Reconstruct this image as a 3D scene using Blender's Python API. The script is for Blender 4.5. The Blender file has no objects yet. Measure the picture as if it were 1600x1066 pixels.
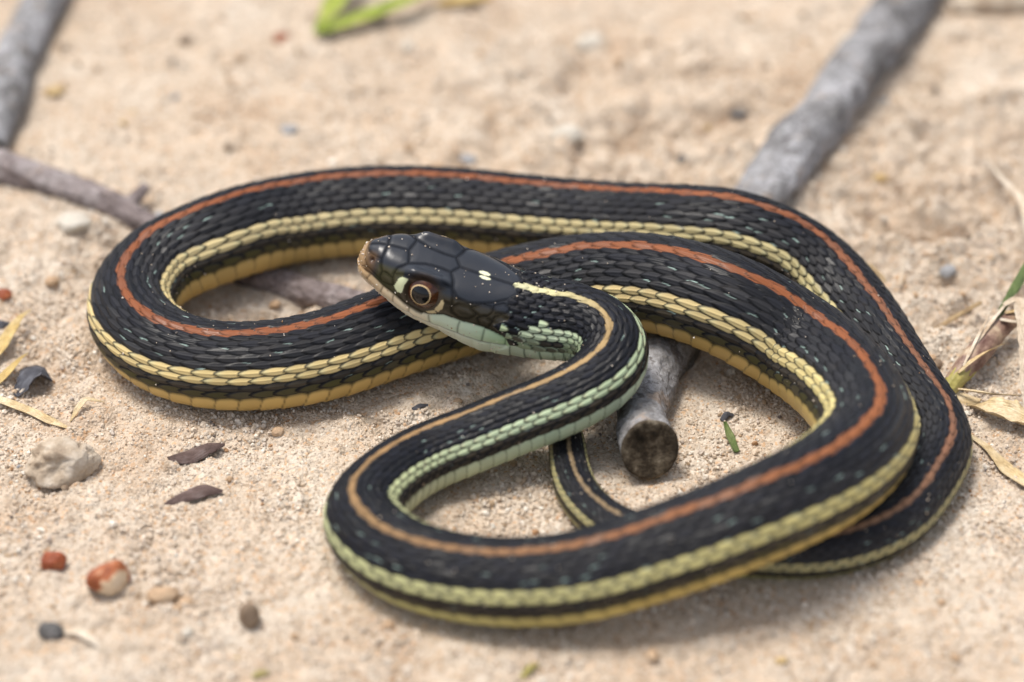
import bpy, bmesh, math, random
import numpy as np
from mathutils import Vector, Matrix
random.seed(7); rng = np.random.default_rng(11)
sc = bpy.context.scene
COL = sc.collection

# ------------------------------------------------------------ camera (close-up lens, 38 degrees down)
cam_d = bpy.data.cameras.new('camera'); cam = bpy.data.objects.new('camera', cam_d); COL.objects.link(cam)
PITCH = math.radians(38.0); DIST = 0.42
cam.location = (0, -DIST * math.cos(PITCH), DIST * math.sin(PITCH))
cam.rotation_euler = (math.pi / 2 - PITCH, 0, 0)
cam_d.lens = 100; cam_d.sensor_width = 36; cam_d.sensor_fit = 'HORIZONTAL'
cam_d.clip_start = 0.01; cam_d.clip_end = 50
cam_d.dof.use_dof = True; cam_d.dof.focus_distance = 0.4035; cam_d.dof.aperture_fstop = 8.4
sc.camera = cam

# ------------------------------------------------------------ sky and sun (thin cloud, soft light from behind and left)
SUN_EL, SUN_AZ = math.radians(73), math.radians(-60)       # azimuth clockwise from +Y
w = bpy.data.worlds.new('World'); sc.world = w; w.use_nodes = True
nt = w.node_tree; bg = nt.nodes['Background']
sky = nt.nodes.new('ShaderNodeTexSky'); sky.sky_type = 'NISHITA'; sky.sun_disc = False
sky.sun_elevation = SUN_EL; sky.sun_rotation = SUN_AZ; sky.air_density = 1.0; sky.dust_density = 3.0; sky.ozone_density = 1.0
hsv = nt.nodes.new('ShaderNodeHueSaturation'); hsv.inputs['Saturation'].default_value = .45      # thin even cloud
nt.links.new(sky.outputs[0], hsv.inputs['Color']); nt.links.new(hsv.outputs[0], bg.inputs[0]); bg.inputs[1].default_value = 0.105
sun_d = bpy.data.lights.new('sun', 'SUN'); sun = bpy.data.objects.new('sun', sun_d); COL.objects.link(sun)
sun_d.energy = 1.5; sun_d.angle = math.radians(18); sun_d.color = (1.0, .94, .85)
sv = Vector((math.sin(SUN_AZ) * math.cos(SUN_EL), math.cos(SUN_AZ) * math.cos(SUN_EL), math.sin(SUN_EL)))
sun.rotation_euler = (-sv).to_track_quat('-Z', 'Y').to_euler(); sun.location = sv * 2
vs = sc.view_settings; vs.view_transform = 'Standard'; vs.look = 'None'; vs.exposure = 1.14; vs.gamma = 1; vs.use_curve_mapping = False
sc.render.engine = 'CYCLES'; sc.cycles.use_denoising = True
try: sc.cycles.denoiser = 'OPENIMAGEDENOISE'
except Exception: pass
sc.cycles.max_bounces = 6; sc.cycles.diffuse_bounces = 3; sc.cycles.glossy_bounces = 3

# ------------------------------------------------------------ small helpers
def mesh_np(name, V, F, smooth=True, attrs=None):
    """one mesh from numpy arrays; F is (n,3) or (n,4) or a list of such arrays"""
    me = bpy.data.meshes.new(name)
    Fs = F if isinstance(F, list) else [F]
    V = np.ascontiguousarray(V, np.float32)
    me.vertices.add(len(V)); me.vertices.foreach_set('co', V.ravel())
    li = np.concatenate([f.ravel() for f in Fs]).astype(np.int32)
    tot = np.concatenate([np.full(len(f), f.shape[1], np.int32) for f in Fs]); st = np.r_[0, np.cumsum(tot)[:-1]].astype(np.int32)
    me.loops.add(len(li)); me.loops.foreach_set('vertex_index', li)
    me.polygons.add(len(tot)); me.polygons.foreach_set('loop_start', st)
    me.update(calc_edges=True)
    if smooth: me.polygons.foreach_set('use_smooth', np.ones(len(tot), bool))
    for k, a in (attrs or {}).items():
        a = np.asarray(a, np.float32)
        if a.ndim == 2:
            at = me.attributes.new(k, 'FLOAT_COLOR', 'POINT'); c4 = np.ones((len(a), 4), np.float32); c4[:, :3] = a; at.data.foreach_set('color', c4.ravel())
        else:
            at = me.attributes.new(k, 'FLOAT', 'POINT'); at.data.foreach_set('value', a)
    me.update(); return me
def obj(name, me, mat, parent=None):
    o = bpy.data.objects.new(name, me); COL.objects.link(o)
    if mat: me.materials.clear(); me.materials.append(mat)
    if parent: o.parent = parent
    return o
def empty(name, loc=(0, 0, 0)):
    o = bpy.data.objects.new(name, None); COL.objects.link(o); o.location = loc; o.empty_display_size = .005; return o
def tag(o, label=None, cat=None, group=None, kind=None):
    for k, v in (('label', label), ('category', cat), ('group', group), ('kind', kind)):
        if v: o[k] = v
    return o
def grid_faces(nr, nc, closed=True):
    i = np.arange(nr - 1)[:, None]; j = np.arange(nc if closed else nc - 1)[None]
    a = i * nc + j; b = i * nc + (j + 1) % nc
    return np.stack([a, b, b + nc, a + nc], -1).reshape(-1, 4)

# smooth value noise on numpy arrays
_LAT = rng.random((8, 64, 64, 64)).astype(np.float32)
def vnoise(x, y, z=0.0, seed=0):
    x, y = np.asarray(x, float), np.asarray(y, float); z = np.asarray(z, float) + np.zeros_like(x)
    L = _LAT[seed % 8]; o = seed * 17.13
    x = x + o; y = y - o * .7; z = z + o * .3
    xi, yi, zi = np.floor(x).astype(int), np.floor(y).astype(int), np.floor(z).astype(int)
    f = lambda t: t * t * t * (t * (t * 6 - 15) + 10)
    u, v, t = f(x - xi), f(y - yi), f(z - zi)
    g = lambda a, b, c: L[(xi + a) % 64, (yi + b) % 64, (zi + c) % 64]
    r0 = (g(0,0,0)*(1-u) + g(1,0,0)*u)*(1-v) + (g(0,1,0)*(1-u) + g(1,1,0)*u)*v
    r1 = (g(0,0,1)*(1-u) + g(1,0,1)*u)*(1-v) + (g(0,1,1)*(1-u) + g(1,1,1)*u)*v
    return r0*(1-t) + r1*t
def fbm(x, y, z=0.0, oct=4, seed=0, gain=.5):
    a, s, n = 1.0, 0.0, 0.0
    for k in range(oct):
        s = s + a * vnoise(np.asarray(x) * 2**k, np.asarray(y) * 2**k, np.asarray(z) * 2**k, seed + k); n += a; a *= gain
    return s / n

# ------------------------------------------------------------ materials
class M:
    """tiny node builder"""
    def __init__(s, name, rough=.7, spec=.5):
        s.m = bpy.data.materials.new(name); s.m.use_nodes = True; s.t = s.m.node_tree
        s.b = s.t.nodes['Principled BSDF']; s.b.inputs['Roughness'].default_value = rough
        s.b.inputs['Specular IOR Level'].default_value = spec
    def n(s, kind, **kw):
        nd = s.t.nodes.new(kind)
        for k, v in kw.items():
            if k.startswith('_'): setattr(nd, k[1:], v)
            else: nd.inputs[k.replace('__', ' ')].default_value = v
        return nd
    def l(s, a, b): s.t.links.new(a, b)
    def coord(s, kind='Object'): return s.n('ShaderNodeTexCoord').outputs[kind]
    def noise(s, scale, detail=4, rough=.55, vec=None, dist=0):
        nd = s.n('ShaderNodeTexNoise', Scale=scale, Detail=detail, Roughness=rough, Distortion=dist); s.l(vec or s.coord(), nd.inputs['Vector']); return nd.outputs['Fac']
    def ramp(s, fac, stops):
        nd = s.n('ShaderNodeValToRGB'); e = nd.color_ramp.elements
        while len(e) < len(stops): e.new(.5)
        for q, (p, c) in zip(e, stops): q.position = p; q.color = (*c, 1)
        s.l(fac, nd.inputs[0]); return nd.outputs[0]
    def mix(s, a, b, fac, mode='MIX'):
        nd = s.n('ShaderNodeMix', _data_type='RGBA', _blend_type=mode)
        for i, q in ((0, fac), (6, a), (7, b)):
            if hasattr(q, 'is_linked'): s.l(q, nd.inputs[i])
            elif i == 0: nd.inputs[i].default_value = q
            else: nd.inputs[i].default_value = (*q, 1)
        return nd.outputs[2]
    def math(s, op, a, b=0.0):
        nd = s.n('ShaderNodeMath', _operation=op)
        for i, q in ((0, a), (1, b)):
            if hasattr(q, 'is_linked'): s.l(q, nd.inputs[i])
            else: nd.inputs[i].default_value = q
        return nd.outputs[0]
    def attr(s, name, kind='GEOMETRY', out='Color'):
        nd = s.n('ShaderNodeAttribute'); nd.attribute_name = name; nd.attribute_type = kind; return nd.outputs[out]
    def color(s, c):
        if hasattr(c, 'is_linked'): s.l(c, s.b.inputs['Base Color'])
        else: s.b.inputs['Base Color'].default_value = (*c, 1)
    def bump(s, h, strength=.5, dist=.0002):
        nd = s.n('ShaderNodeBump', Strength=strength, Distance=dist); s.l(h, nd.inputs['Height']); s.l(nd.outputs[0], s.b.inputs['Normal']); return nd
# ============================================================ SNAKE NUMERICS
MM = 0.001
def lerp_tab(x, xs, ys):
    xs = np.asarray(xs, float); ys = np.asarray(ys, float)
    if ys.ndim == 1: return np.interp(x, xs, ys)
    return np.stack([np.interp(x, xs, ys[:, i]) for i in range(ys.shape[1])], -1)
def sstep(a, b, x):
    t = np.clip((x - a) / (b - a), 0, 1); return t * t * (3 - 2 * t)
def hash2(a, b, seed=0.0):
    v = np.sin(a * 12.9898 + b * 78.233 + seed * 37.719) * 43758.5453
    return v - np.floor(v)
SPINE = [  # x, y, z, radius (mm), roll (deg), snout to tail
    (-21.6,-6.7,20.0,5.50,-12), (-15.0,-8.0,18.3,5.50,-12), (-8.5,-9.3,16.7,5.50,-12),
    (-2.0,-10.6,15.0,5.50,-12), (4.5,-11.9,13.4,5.90,-10), (9.5,-12.7,13.4,5.40,-10),
    (13.0,-14.7,13.0,4.77,-10), (14.5,-17.6,12.3,4.71,-9), (13.4,-21.4,11.4,4.72,-8),
    (7.1,-25.8,9.5,4.56,-8), (0.0,-27.9,7.5,4.56,-8), (-5.9,-29.9,6.0,4.59,-8),
    (-12.8,-32.7,4.7,4.67,-10), (-17.4,-37.9,4.9,4.88,-14), (-20.2,-44.4,5.2,5.24,-19),
    (-15.0,-53.3,5.5,5.48,-12), (-8.4,-56.7,5.6,5.56,-6), (0.0,-58.6,6.1,5.62,-3),
    (8.3,-58.9,7.3,5.81,-3), (16.9,-57.4,9.2,5.98,-3), (24.1,-55.8,11.1,6.11,-3),
    (33.3,-52.7,13.4,6.16,-4), (43.0,-45.0,13.1,6.31,-8), (48.4,-34.6,11.3,6.51,-12),
    (47.1,-23.9,9.7,6.94,-8), (41.4,-12.1,8.3,7.30,0), (30.4,-6.4,12.0,7.15,3),
    (18.6,0.4,10.9,6.89,7), (9.4,3.6,8.3,6.81,7), (0.0,2.7,6.7,6.72,5),
    (-9.3,-1.8,6.6,6.62,2), (-18.7,-6.8,6.5,6.51,0), (-26.5,-11.1,6.3,6.32,0),
    (-35.1,-13.4,6.2,6.21,0), (-43.9,-12.9,6.1,6.12,3), (-51.1,-8.9,6.1,6.12,8),
    (-55.9,0.2,6.2,6.18,11), (-53.7,7.9,6.8,6.32,9), (-44.1,14.2,8.4,6.57,6),
    (-35.6,21.0,6.7,6.71,3), (-22.0,24.3,6.6,6.61,3), (-9.8,24.3,6.5,6.51,3),
    (0.0,23.0,6.4,6.45,3), (9.7,21.0,6.8,6.32,3), (19.3,17.4,8.7,6.17,2),
    (25.1,14.5,10.6,6.12,0), (32.6,12.1,11.5,6.04,0), (38.2,10.3,10.5,5.98,3),
    (43.4,8.2,8.4,5.88,6), (50.1,-0.5,5.5,5.52,10), (53.0,-8.7,5.1,5.07,14),
    (56.2,-17.6,4.6,4.63,18), (58.4,-23.1,4.4,4.36,22), (59.2,-28.6,4.2,4.18,24),
    (56.4,-35.9,3.9,3.94,25), (51.4,-43.7,3.8,3.79,25), (45.2,-47.7,3.6,3.64,25),
    (39.6,-49.3,3.5,3.50,25), (33.9,-49.3,3.4,3.37,22), (28.2,-48.9,3.2,3.24,18),
    (22.2,-48.2,3.0,2.99,12), (16.3,-46.1,2.8,2.79,6), (12.0,-42.3,2.6,2.60,2),
    (9.0,-36.9,2.5,2.50,0), (7.9,-31.1,2.4,2.39,0), (7.7,-25.7,2.2,2.24,0),
    (6.5,-20.5,2.0,1.99,0), (3.6,-17.8,1.5,1.55,0), (0.0,-17.9,1.0,1.00,0),
    (-2.6,-19.0,0.4,0.36,0),
]
HEAD_LEN = 27.4
def build_spine():
    A = np.array(SPINE, float); pts = A[:, :3]
    # centripetal Catmull-Rom, then even resampling and a light smoothing behind the head
    d = np.linalg.norm(np.diff(pts, axis=0), axis=1)
    t = np.r_[0, np.cumsum(d)]
    m = np.zeros_like(pts)
    m[1:-1] = ((pts[1:-1] - pts[:-2]) / d[:-1, None] * d[1:, None] + (pts[2:] - pts[1:-1]) / d[1:, None] * d[:-1, None]) / (d[:-1] + d[1:])[:, None]
    m[0] = (pts[1] - pts[0]) / d[0]; m[-1] = (pts[-1] - pts[-2]) / d[-1]
    q = np.arange(0, t[-1], 0.1); i = np.clip(np.searchsorted(t, q, side='right') - 1, 0, len(d) - 1)
    u = ((q - t[i]) / d[i])[:, None]; h = d[i][:, None]
    C = (2*u**3 - 3*u**2 + 1) * pts[i] + (u**3 - 2*u**2 + u) * h * m[i] + (-2*u**3 + 3*u**2) * pts[i+1] + (u**3 - u**2) * h * m[i+1]
    R = np.interp(q, t, A[:, 3]); W = np.interp(q, t, A[:, 4])
    def smooth(a, sig):
        k = int(sig * 3 / 0.1); g = np.exp(-0.5 * (np.arange(-k, k + 1) * 0.1 / sig) ** 2); g /= g.sum()
        pad = np.concatenate([2 * a[:1] - a[k:0:-1], a, 2 * a[-1:] - a[-2:-k-2:-1]])
        if a.ndim == 1: return np.convolve(pad, g, 'valid')
        return np.stack([np.convolve(pad[:, j], g, 'valid') for j in range(a.shape[1])], -1)
    Cs = smooth(C, 2.0); R = smooth(R, 5.0) * (1 + .13 * sstep(t[-1] - 150, t[-1] - 105, q)); W = smooth(W, 6.0)
    w = sstep(18, 30, q)[:, None]; C = C * (1 - w) + Cs * w
    s = np.r_[0, np.cumsum(np.linalg.norm(np.diff(C, axis=0), axis=1))]
    T = np.gradient(C, axis=0); T /= np.linalg.norm(T, axis=1)[:, None]
    up = np.array([0, 0, 1.0])
    L = np.cross(np.broadcast_to(up, T.shape), T); L /= np.linalg.norm(L, axis=1)[:, None]
    U = np.cross(T, L)
    a = np.radians(W)[:, None]
    Dv = U * np.cos(a) + L * np.sin(a)
    Rt = np.cross(Dv, T)          # snake's right hand side (it faces along -T)
    return dict(s=s, C=C, T=T, D=Dv, Rt=Rt, R=R)

# head sections: distance from the snout, half width, top, bottom, height of the widest line
HX = [0, .25, .7, 1.4, 2.4, 4, 6, 8, 10, 12, 14, 17, 20, 23, 27.4]
HW = [.4, 1.3, 2.0, 2.55, 3.1, 3.75, 4.6, 5.4, 5.8, 5.75, 5.7, 5.95, 6.1, 5.95, 5.6]
HT = [1.2, 2.7, 3.55, 4.2, 4.7, 5.05, 5.2, 5.25, 5.25, 5.15, 5.05, 4.95, 4.95, 5.0, 5.3]
HB = [-.3, -1.0, -1.6, -2.1, -2.6, -3.2, -3.9, -4.5, -5.0, -5.6, -6.3, -7.2, -7.7, -7.6, -6.8]
HC = [.35, .35, .35, .35, .3, .2, .1, 0, -.1, -.2, -.3, -.4, -.3, -.15, 0]
def section(s, phi, R):
    """cross section (right, up) in mm at arc length s and angle phi from the dorsal line"""
    sp, cp = np.sin(phi), np.cos(phi)
    # body: round back, flatter belly
    bz = np.where(cp > 0, 1.0, 0.88)
    nb = np.where(cp > 0, 2.0, 2.25)
    rb = 1.0 / ((np.abs(sp)) ** nb + (np.abs(cp) / bz) ** nb) ** (1 / nb)
    by, bzv = R * rb * sp, R * (rb * cp - 0.06)
    hs = np.clip(s, 0, HEAD_LEN)
    w, zt, zb, zc = (lerp_tab(hs, HX, q) for q in (HW, HT, HB, HC))
    flat = sstep(1.0, 5, s) * (1 - sstep(14, 22, s))
    n = np.where(cp > 0, 2.15 + 1.1 * flat, 2.2)
    H = np.where(cp > 0, zt - zc, zc - zb)
    rh = 1.0 / ((np.abs(sp) / w) ** n + (np.abs(cp) / H) ** n) ** (1 / n)
    hy, hz = rh * sp, rh * cp + zc
    k = sstep(20, 29, s)
    return hy * (1 - k) + by * k, hz * (1 - k) + bzv * k
ROW = 93.0 / 9.5          # degrees of girth per scale row
# head plate seams on the left half, as (distance from the snout mm, degrees from the crown); mirrored for the right half
SEAMS = [
    [(0.8, 0), (3.45, 0)], [(3.45, 0), (6.5, 0)], [(14.0, 0), (21.6, 0)],
    [(3.45, 0), (3.36, 14.4), (3.24, 28.8)],
    [(0.8, 0), (0.78, 6.6), (1.08, 16.2), (1.68, 24.0), (2.4, 27.6), (3.24, 28.8)],
    [(6.5, 0), (6.78, 10.2), (7.08, 24.0)],
    [(3.24, 29.4), (3.48, 41.4), (3.9, 49.8), (4.56, 48.6), (5.52, 52.8)],
    [(7.08, 24.0), (6.48, 30.6), (5.82, 35.4), (5.58, 46.2), (5.58, 52.2)],
    [(0.78, 6.6), (0.72, 22.8), (1.02, 41.4), (1.56, 55.8)],
    [(0.54, 70.2), (1.62, 56.4), (2.7, 62.4), (3.66, 67.2), (4.2, 72.0)],
    [(3.9, 49.8), (3.72, 61.8), (4.14, 72.6)],
    [(4.2, 72.0), (5.34, 68.4), (5.94, 64.2), (5.58, 52.2)],
    [(5.46, 45.6), (5.82, 35.4), (6.96, 24.6), (9.48, 15.6), (11.58, 13.8), (13.08, 15.0)],
    [(13.08, 15.0), (13.68, 26.4), (13.92, 36.0)],
    [(5.46, 45.6), (6.84, 41.4), (8.34, 39.8), (10.2, 37.8), (12.12, 37.5), (13.92, 36.0)],
    [(13.08, 15.0), (14.0, 0)],
    [(13.92, 36.0), (14.04, 39.0), (15.0, 46.8), (16.68, 48.6), (18.6, 43.8), (20.16, 38.4), (21.84, 27.0), (22.7, 14.4), (22.4, 4.8), (21.6, 0.0)],
    [(14.64, 60.0), (15.54, 52.8), (17.04, 52.2), (18.3, 60.0), (17.52, 68.4), (16.14, 72.0), (14.88, 67.2), (14.64, 60.0)],
    [(17.22, 52.8), (18.6, 44.4), (19.86, 43.8), (20.4, 50.4), (19.92, 57.6), (18.78, 60.6), (17.8, 57.0)],
    [(20.4, 50.4), (20.22, 42.6), (21.42, 34.8), (22.62, 39.6), (22.08, 48.6), (20.76, 51.6)],
    [(18.54, 63.6), (19.56, 58.8), (20.76, 64.2), (20.4, 73.8), (19.14, 73.8), (18.54, 63.6)],
    [(20.76, 64.2), (20.76, 57.6), (21.54, 51.6), (22.68, 54.0), (22.68, 65.4), (21.24, 66.0)],
    [(13.92, 36.0), (14.4, 46.2), (14.64, 60.0)], [(13.44, 57.0), (14.58, 57.0)],
    [(4.4, 112), (4.56, 79.8)], [(6.5, 106), (6.36, 80.4)], [(9.06, 101), (9.0, 86.4)], [(12.4, 108), (11.88, 88.8)],
    [(16.5, 105.0), (16.32, 86.4), (16.38, 76.8)], [(20.1, 104), (19.98, 77.4)], [(23.46, 99), (23.22, 83.4)], [(1.9, 106), (2.34, 72.6)],
    # lower jaw
    [(3, 111), (3.2, 150)], [(5.2, 109), (5.6, 150)], [(7.6, 104), (8.2, 146)], [(10.4, 103), (11, 144)], [(13.6, 108), (14, 146)], [(16.2, 106), (16.8, 146)], [(18.8, 105), (19.4, 146)], [(21.6, 103), (22, 146)],
    [(3.0, 150), (8.2, 146), (11, 144), (22, 146)],
]
LABIAL_TOP = [(0.72, 72.6), (2.64, 70.2), (4.44, 79.2), (6.36, 80.4), (9.0, 86.4), (10.74, 88.2), (12.0, 86.4), (13.92, 77.8), (16.26, 76.8), (18.12, 74.4), (19.86, 75.6), (20.94, 77.4), (23.16, 82.8)]
MOUTH = [(0.5, 92), (1.08, 100), (2.04, 107), (4.08, 112), (6.36, 106), (9.06, 101), (10.62, 103), (12.6, 108), (14.94, 107), (16.68, 105.0), (19.26, 104.6), (21.36, 103), (23.52, 99.0)]
PALE_PRE = [(6.06, 64.2), (6.42, 48.6), (6.96, 44.8), (7.74, 45.4), (7.38, 56.4), (7.38, 69.6), (6.72, 72.0)]
PALE_POST = [(12.42, 73.8), (12.9, 63.0), (13.08, 55.2), (13.44, 57.0), (13.5, 68.4), (13.02, 76.2)]
PALE_SUB = [(11.4, 83.4), (12.54, 75.4), (12.84, 80.4), (11.76, 86.0)]
EYE_S, EYE_PHI, EYE_R = 10.05, 58.5, 2.85

def in_poly(x, y, poly):
    r = np.zeros(x.shape, bool); n = len(poly)
    for i in range(n):
        x0, y0 = poly[i]; x1, y1 = poly[(i + 1) % n]
        c = ((y0 > y) != (y1 > y)) & (x < (x1 - x0) * (y - y0) / (y1 - y0 + 1e-12) + x0)
        r ^= c
    return r

def frame_at(sp, s):
    g = lambda k: np.stack([np.interp(s, sp['s'], sp[k][:, i]) for i in range(3)], -1)
    return g('C'), g('T'), g('D'), g('Rt'), np.interp(s, sp['s'], sp['R'])
def surf(sp, s, phi, off=0.0):
    """point on the bare skin (mm) at arc length s and signed angle phi (radians, + is the right side)"""
    C, T, Dv, Rt, R = frame_at(sp, s)
    y, z = section(s, phi, R)
    return C + Rt * y[..., None] + Dv * z[..., None]

# colours along the animal (linear)
def along(s, tab):
    return lerp_tab(s, [t[0] for t in tab], [t[1] for t in tab])
DORSAL = [(20, (0.54, 0.53, 0.33)), (29, (0.52, 0.47, 0.25)), (37, (.31, .215, .10)), (70, (.27, .165, .075)), (95, (0.217, 0.133, 0.0636)), (130, (0.203, 0.0849, 0.0369)), (180, (0.203, 0.0691, 0.0281)), (400, (0.199, 0.0643, 0.0262)), (470, (0.179, 0.0884, 0.0531)), (520, (0.203, 0.143, 0.0796)), (560, (0.194, 0.143, 0.0884))]
LATERAL = [(20, (0.37, 0.45, 0.26)), (60, (0.42, 0.5, 0.33)), (80, (0.44, 0.48, 0.27)), (110, (0.44, 0.42, 0.2)), (160, (0.48, 0.41, 0.17)), (220, (0.561, 0.432, 0.214)), (290, (0.579, 0.448, 0.206)), (350, (0.564, 0.466, 0.257)), (450, (0.406, 0.349, 0.174)), (560, (0.335, 0.304, 0.148))]
BELLY = [(20, (0.404, 0.454, 0.338)), (55, (0.425, 0.524, 0.375)), (78, (0.51, 0.535, 0.344)), (100, (0.466, 0.444, 0.186)), (130, (0.46, 0.35, 0.111)), (220, (0.494, 0.333, 0.112)), (300, (0.494, 0.341, 0.117)), (380, (0.478, 0.361, 0.135)), (460, (0.357, 0.328, 0.121)), (560, (0.323, 0.308, 0.138))]

def scale_field(s, n, phid, R):
    """imbricate keeled scales. s, n (scale count), phid (degrees) -> height (mm), colour, gloss"""
    sh = s.shape
    kap = phid / ROW; ak = np.abs(kap); sg = np.sign(kap)
    best = np.full(sh, -1.0); bu = np.zeros(sh); bv = np.zeros(sh); bk = np.zeros(sh); bi = np.zeros(sh); bd = np.ones(sh)
    k0 = np.round(kap)
    for dk in (-1, 0, 1):
        k = k0 + dk
        ok = np.abs(k) <= 9
        off = 0.5 * (np.abs(k) % 2)
        i0 = np.round(n - off)
        for di in (-1, 0, 1):
            i = i0 + di
            u = n - off - i
            j = hash2(k, i, 3.0) - .5
            v = kap - k + 0.05 * j
            wide = np.where(np.abs(k) == 9, .70, .61)
            ll = np.where(u > 0, .80, .86)
            d = (np.abs(v) / wide) ** 1.75 + (np.abs(u) / ll) ** 1.75
            h = 0.25 + 0.62 * (u + .85) / 1.65 + 0.10 * j - 0.55 * np.clip(d, 0, 1) ** 5
            kw = np.where(np.abs(k) >= 9, 0.0, 1.0)
            h = h + kw * 0.22 * np.exp(-(v / .095) ** 2) * np.clip(1.25 - np.abs(u), 0, 1) * (d < .9)
            good = ok & (d < 1) & (h > best)
            best = np.where(good, h, best)
            bu = np.where(good, u, bu); bv = np.where(good, v, bv); bk = np.where(good, k, bk); bi = np.where(good, i, bi); bd = np.where(good, d, bd)
    scale = best > 0
    hgt = np.where(scale, best, 0.10)
    # belly plates
    vent = ak > 9.5
    curve = 0.18 * sstep(9.5, 13, ak)
    m = n + 0.30 - curve
    um = m - np.floor(m); im = np.floor(m)
    hv = 0.28 + 0.30 * um - 0.30 * sstep(.94, 1.0, um) - 0.15 * (1 - sstep(9.5, 9.9, ak))
    hgt = np.where(vent & ~(scale & (best > hv)), hv, hgt)
    isv = vent & ~(scale & (best > hv))
    A = 0.075 * R
    hmm = hgt * A
    # ---- pigment
    rnd = hash2(bk, bi, 1.0); rnd2 = hash2(bk, bi, 2.0)
    abk = np.abs(bk)
    dark = np.array([.0088, .0095, .0130]) * (0.5 + 1.1 * rnd)[..., None]
    brown = np.array([.036, .035, .036])
    wb = (sstep(1, 4, abk) * 0.8 * (0.25 + .75 * rnd2) * sstep(100, 190, s))[..., None]
    col = dark * (1 - wb) + brown * wb
    rim = np.where(scale, sstep(.42, .82, bd), 1.0)[..., None]
    col = col * (1 - .9 * rim) + np.array([.004, .004, .005]) * .9 * rim
    # stripe down the back: the spine row and the near halves of its neighbours
    half = lerp_tab(s, [0, 24, 34, 60, 95, 200, 560], [.58, .58, .50, .46, .54, .65, .60])
    edge = 0.34 * (hash2(bk, bi, 5.0) - .5)
    red = sstep(0.08, -0.05, ak - half - edge + np.where(abk == 1, .30 * bu, 0))
    red = np.where(scale, red, red * .35)
    rc = along(s, DORSAL) * (0.86 + 0.28 * rnd)[..., None]
    seam = sstep(.62, .92, bd)
    rc = rc * (1 - 0.82 * seam[..., None] * sstep(60, 110, s)[..., None])
    col = col * (1 - red[..., None]) + rc * red[..., None]
    # side stripe
    lat = (abk == 6) | (abk == 7)
    neckp = (s > 22) & (abk >= 5) & (abk <= 9) & (hash2(bk, bi, 8.0) > lerp_tab(abk, [0, 4, 5, 6, 7, 8, 9], [9, 9, .84, .26, .18, .42, .18]) + (.9 - .09 * (abk - 5)) * sstep(28.5 - .9 * (abk - 5), 23 - .8 * (abk - 5), s) + (abk != 6) * (abk != 7) * sstep(34, 42, s))
    lat = lat & (s > 26.5) | neckp
    ledge = 1 - sstep(.46, .78, bd)
    pale = np.array([.50, .49, .29])
    lc = along(s, LATERAL) * (0.85 + 0.3 * rnd)[..., None]
    tipw = (0.6 * sstep(.15, .6, bu) * (0.4 + .6 * rnd2))[..., None]
    lc = lc * (1 - tipw) + pale * tipw
    nk = sstep(42, 30, s)[..., None] * (.7 * rnd2)[..., None]
    lc = lc * (1 - nk) + np.array([.50, .56, .42]) * nk
    lw = np.where(lat & scale, .12 + .88 * ledge, 0)[..., None]
    col = col * (1 - lw) + lc * lw
    # skin between the scales, pale flecks here and there
    fleck = hash2(bk, bi, 7.0)
    fl = (fleck > .78) & (abk >= 3) & (abk <= 8) & ~lat & (bu < .05) & (bd > .36) & (bv * np.where(rnd > .5, 1, -1) > .05)
    teal = np.array([.30, .40, .36]) * (0.5 + .8 * rnd2)[..., None]
    fw = (fl * 0.85 * sstep(.42, .58, bd) * sstep(.05, -.15, bu) * sstep(-.62, -.45, bu))[..., None]
    col = col * (1 - fw) + teal * fw
    # belly colour, dark saddle where it meets the first row
    bc = along(s, BELLY) * (0.88 + 0.22 * hash2(im, sg, 4.0))[..., None]
    sad = (1 - sstep(9.6, 10.25, ak - .30 * np.exp(-((um - .03) / .14) ** 2) - .30 * np.exp(-((um - 1.0) / .14) ** 2) + .12))[..., None] * sstep(50, 110, s)[..., None]
    bc = bc * (1 - .92 * sad) + np.array([.03, .03, .014]) * .92 * sad
    line = (np.exp(-((um - .985) / .03) ** 2) + np.exp(-(um / .03) ** 2))[..., None]
    bc = bc * (1 - .6 * np.clip(line, 0, 1))
    col = np.where(isv[..., None], bc, col)
    # olive flush on the first row
    o8 = ((abk >= 8) & scale & ~isv)[..., None] * (1 - sstep(.35, .7, bd))[..., None] * (.4 + .6 * rnd2)[..., None]
    col = col * (1 - o8) + np.array([.055, .045, .032]) * o8
    o1 = ((abk == 9) & scale & ~isv) [..., None] * (1 - sstep(.3, .7, bd))[..., None] * sstep(110, 160, s)[..., None] * (.3 + .5 * rnd)[..., None]
    col = col * (1 - o1) + np.array([.075, .068, .022]) * o1
    gloss = np.where(isv, .32, .31 + .16 * rnd)
    return hmm, col, gloss

def seam_points(sp, lines, step=0.07):
    S, Ph = [], []
    for ln in lines:
        a = np.array(ln, float)
        # smooth the traced corners a little with a quadratic pass
        seg = []
        for (s0, p0), (s1, p1) in zip(a[:-1], a[1:]):
            m = max(2, int(math.hypot(s1 - s0, (p1 - p0) * .095) / step))
            t = np.linspace(0, 1, m, endpoint=False); seg.append(np.stack([s0 + (s1 - s0) * t, p0 + (p1 - p0) * t], -1))
        seg.append(a[-1:]); q = np.concatenate(seg)
        if len(q) > 9:
            k = np.ones(5) / 5; pad = np.concatenate([np.repeat(q[:1], 2, 0), q, np.repeat(q[-1:], 2, 0)])
            q = np.stack([np.convolve(pad[:, 0], k, 'valid'), np.convolve(pad[:, 1], k, 'valid')], -1)
        S.append(q[:, 0]); Ph.append(q[:, 1])
    s = np.concatenate(S); p = np.concatenate(Ph)
    return surf(sp, np.r_[s, s], np.radians(np.r_[p, -p]))
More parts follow.
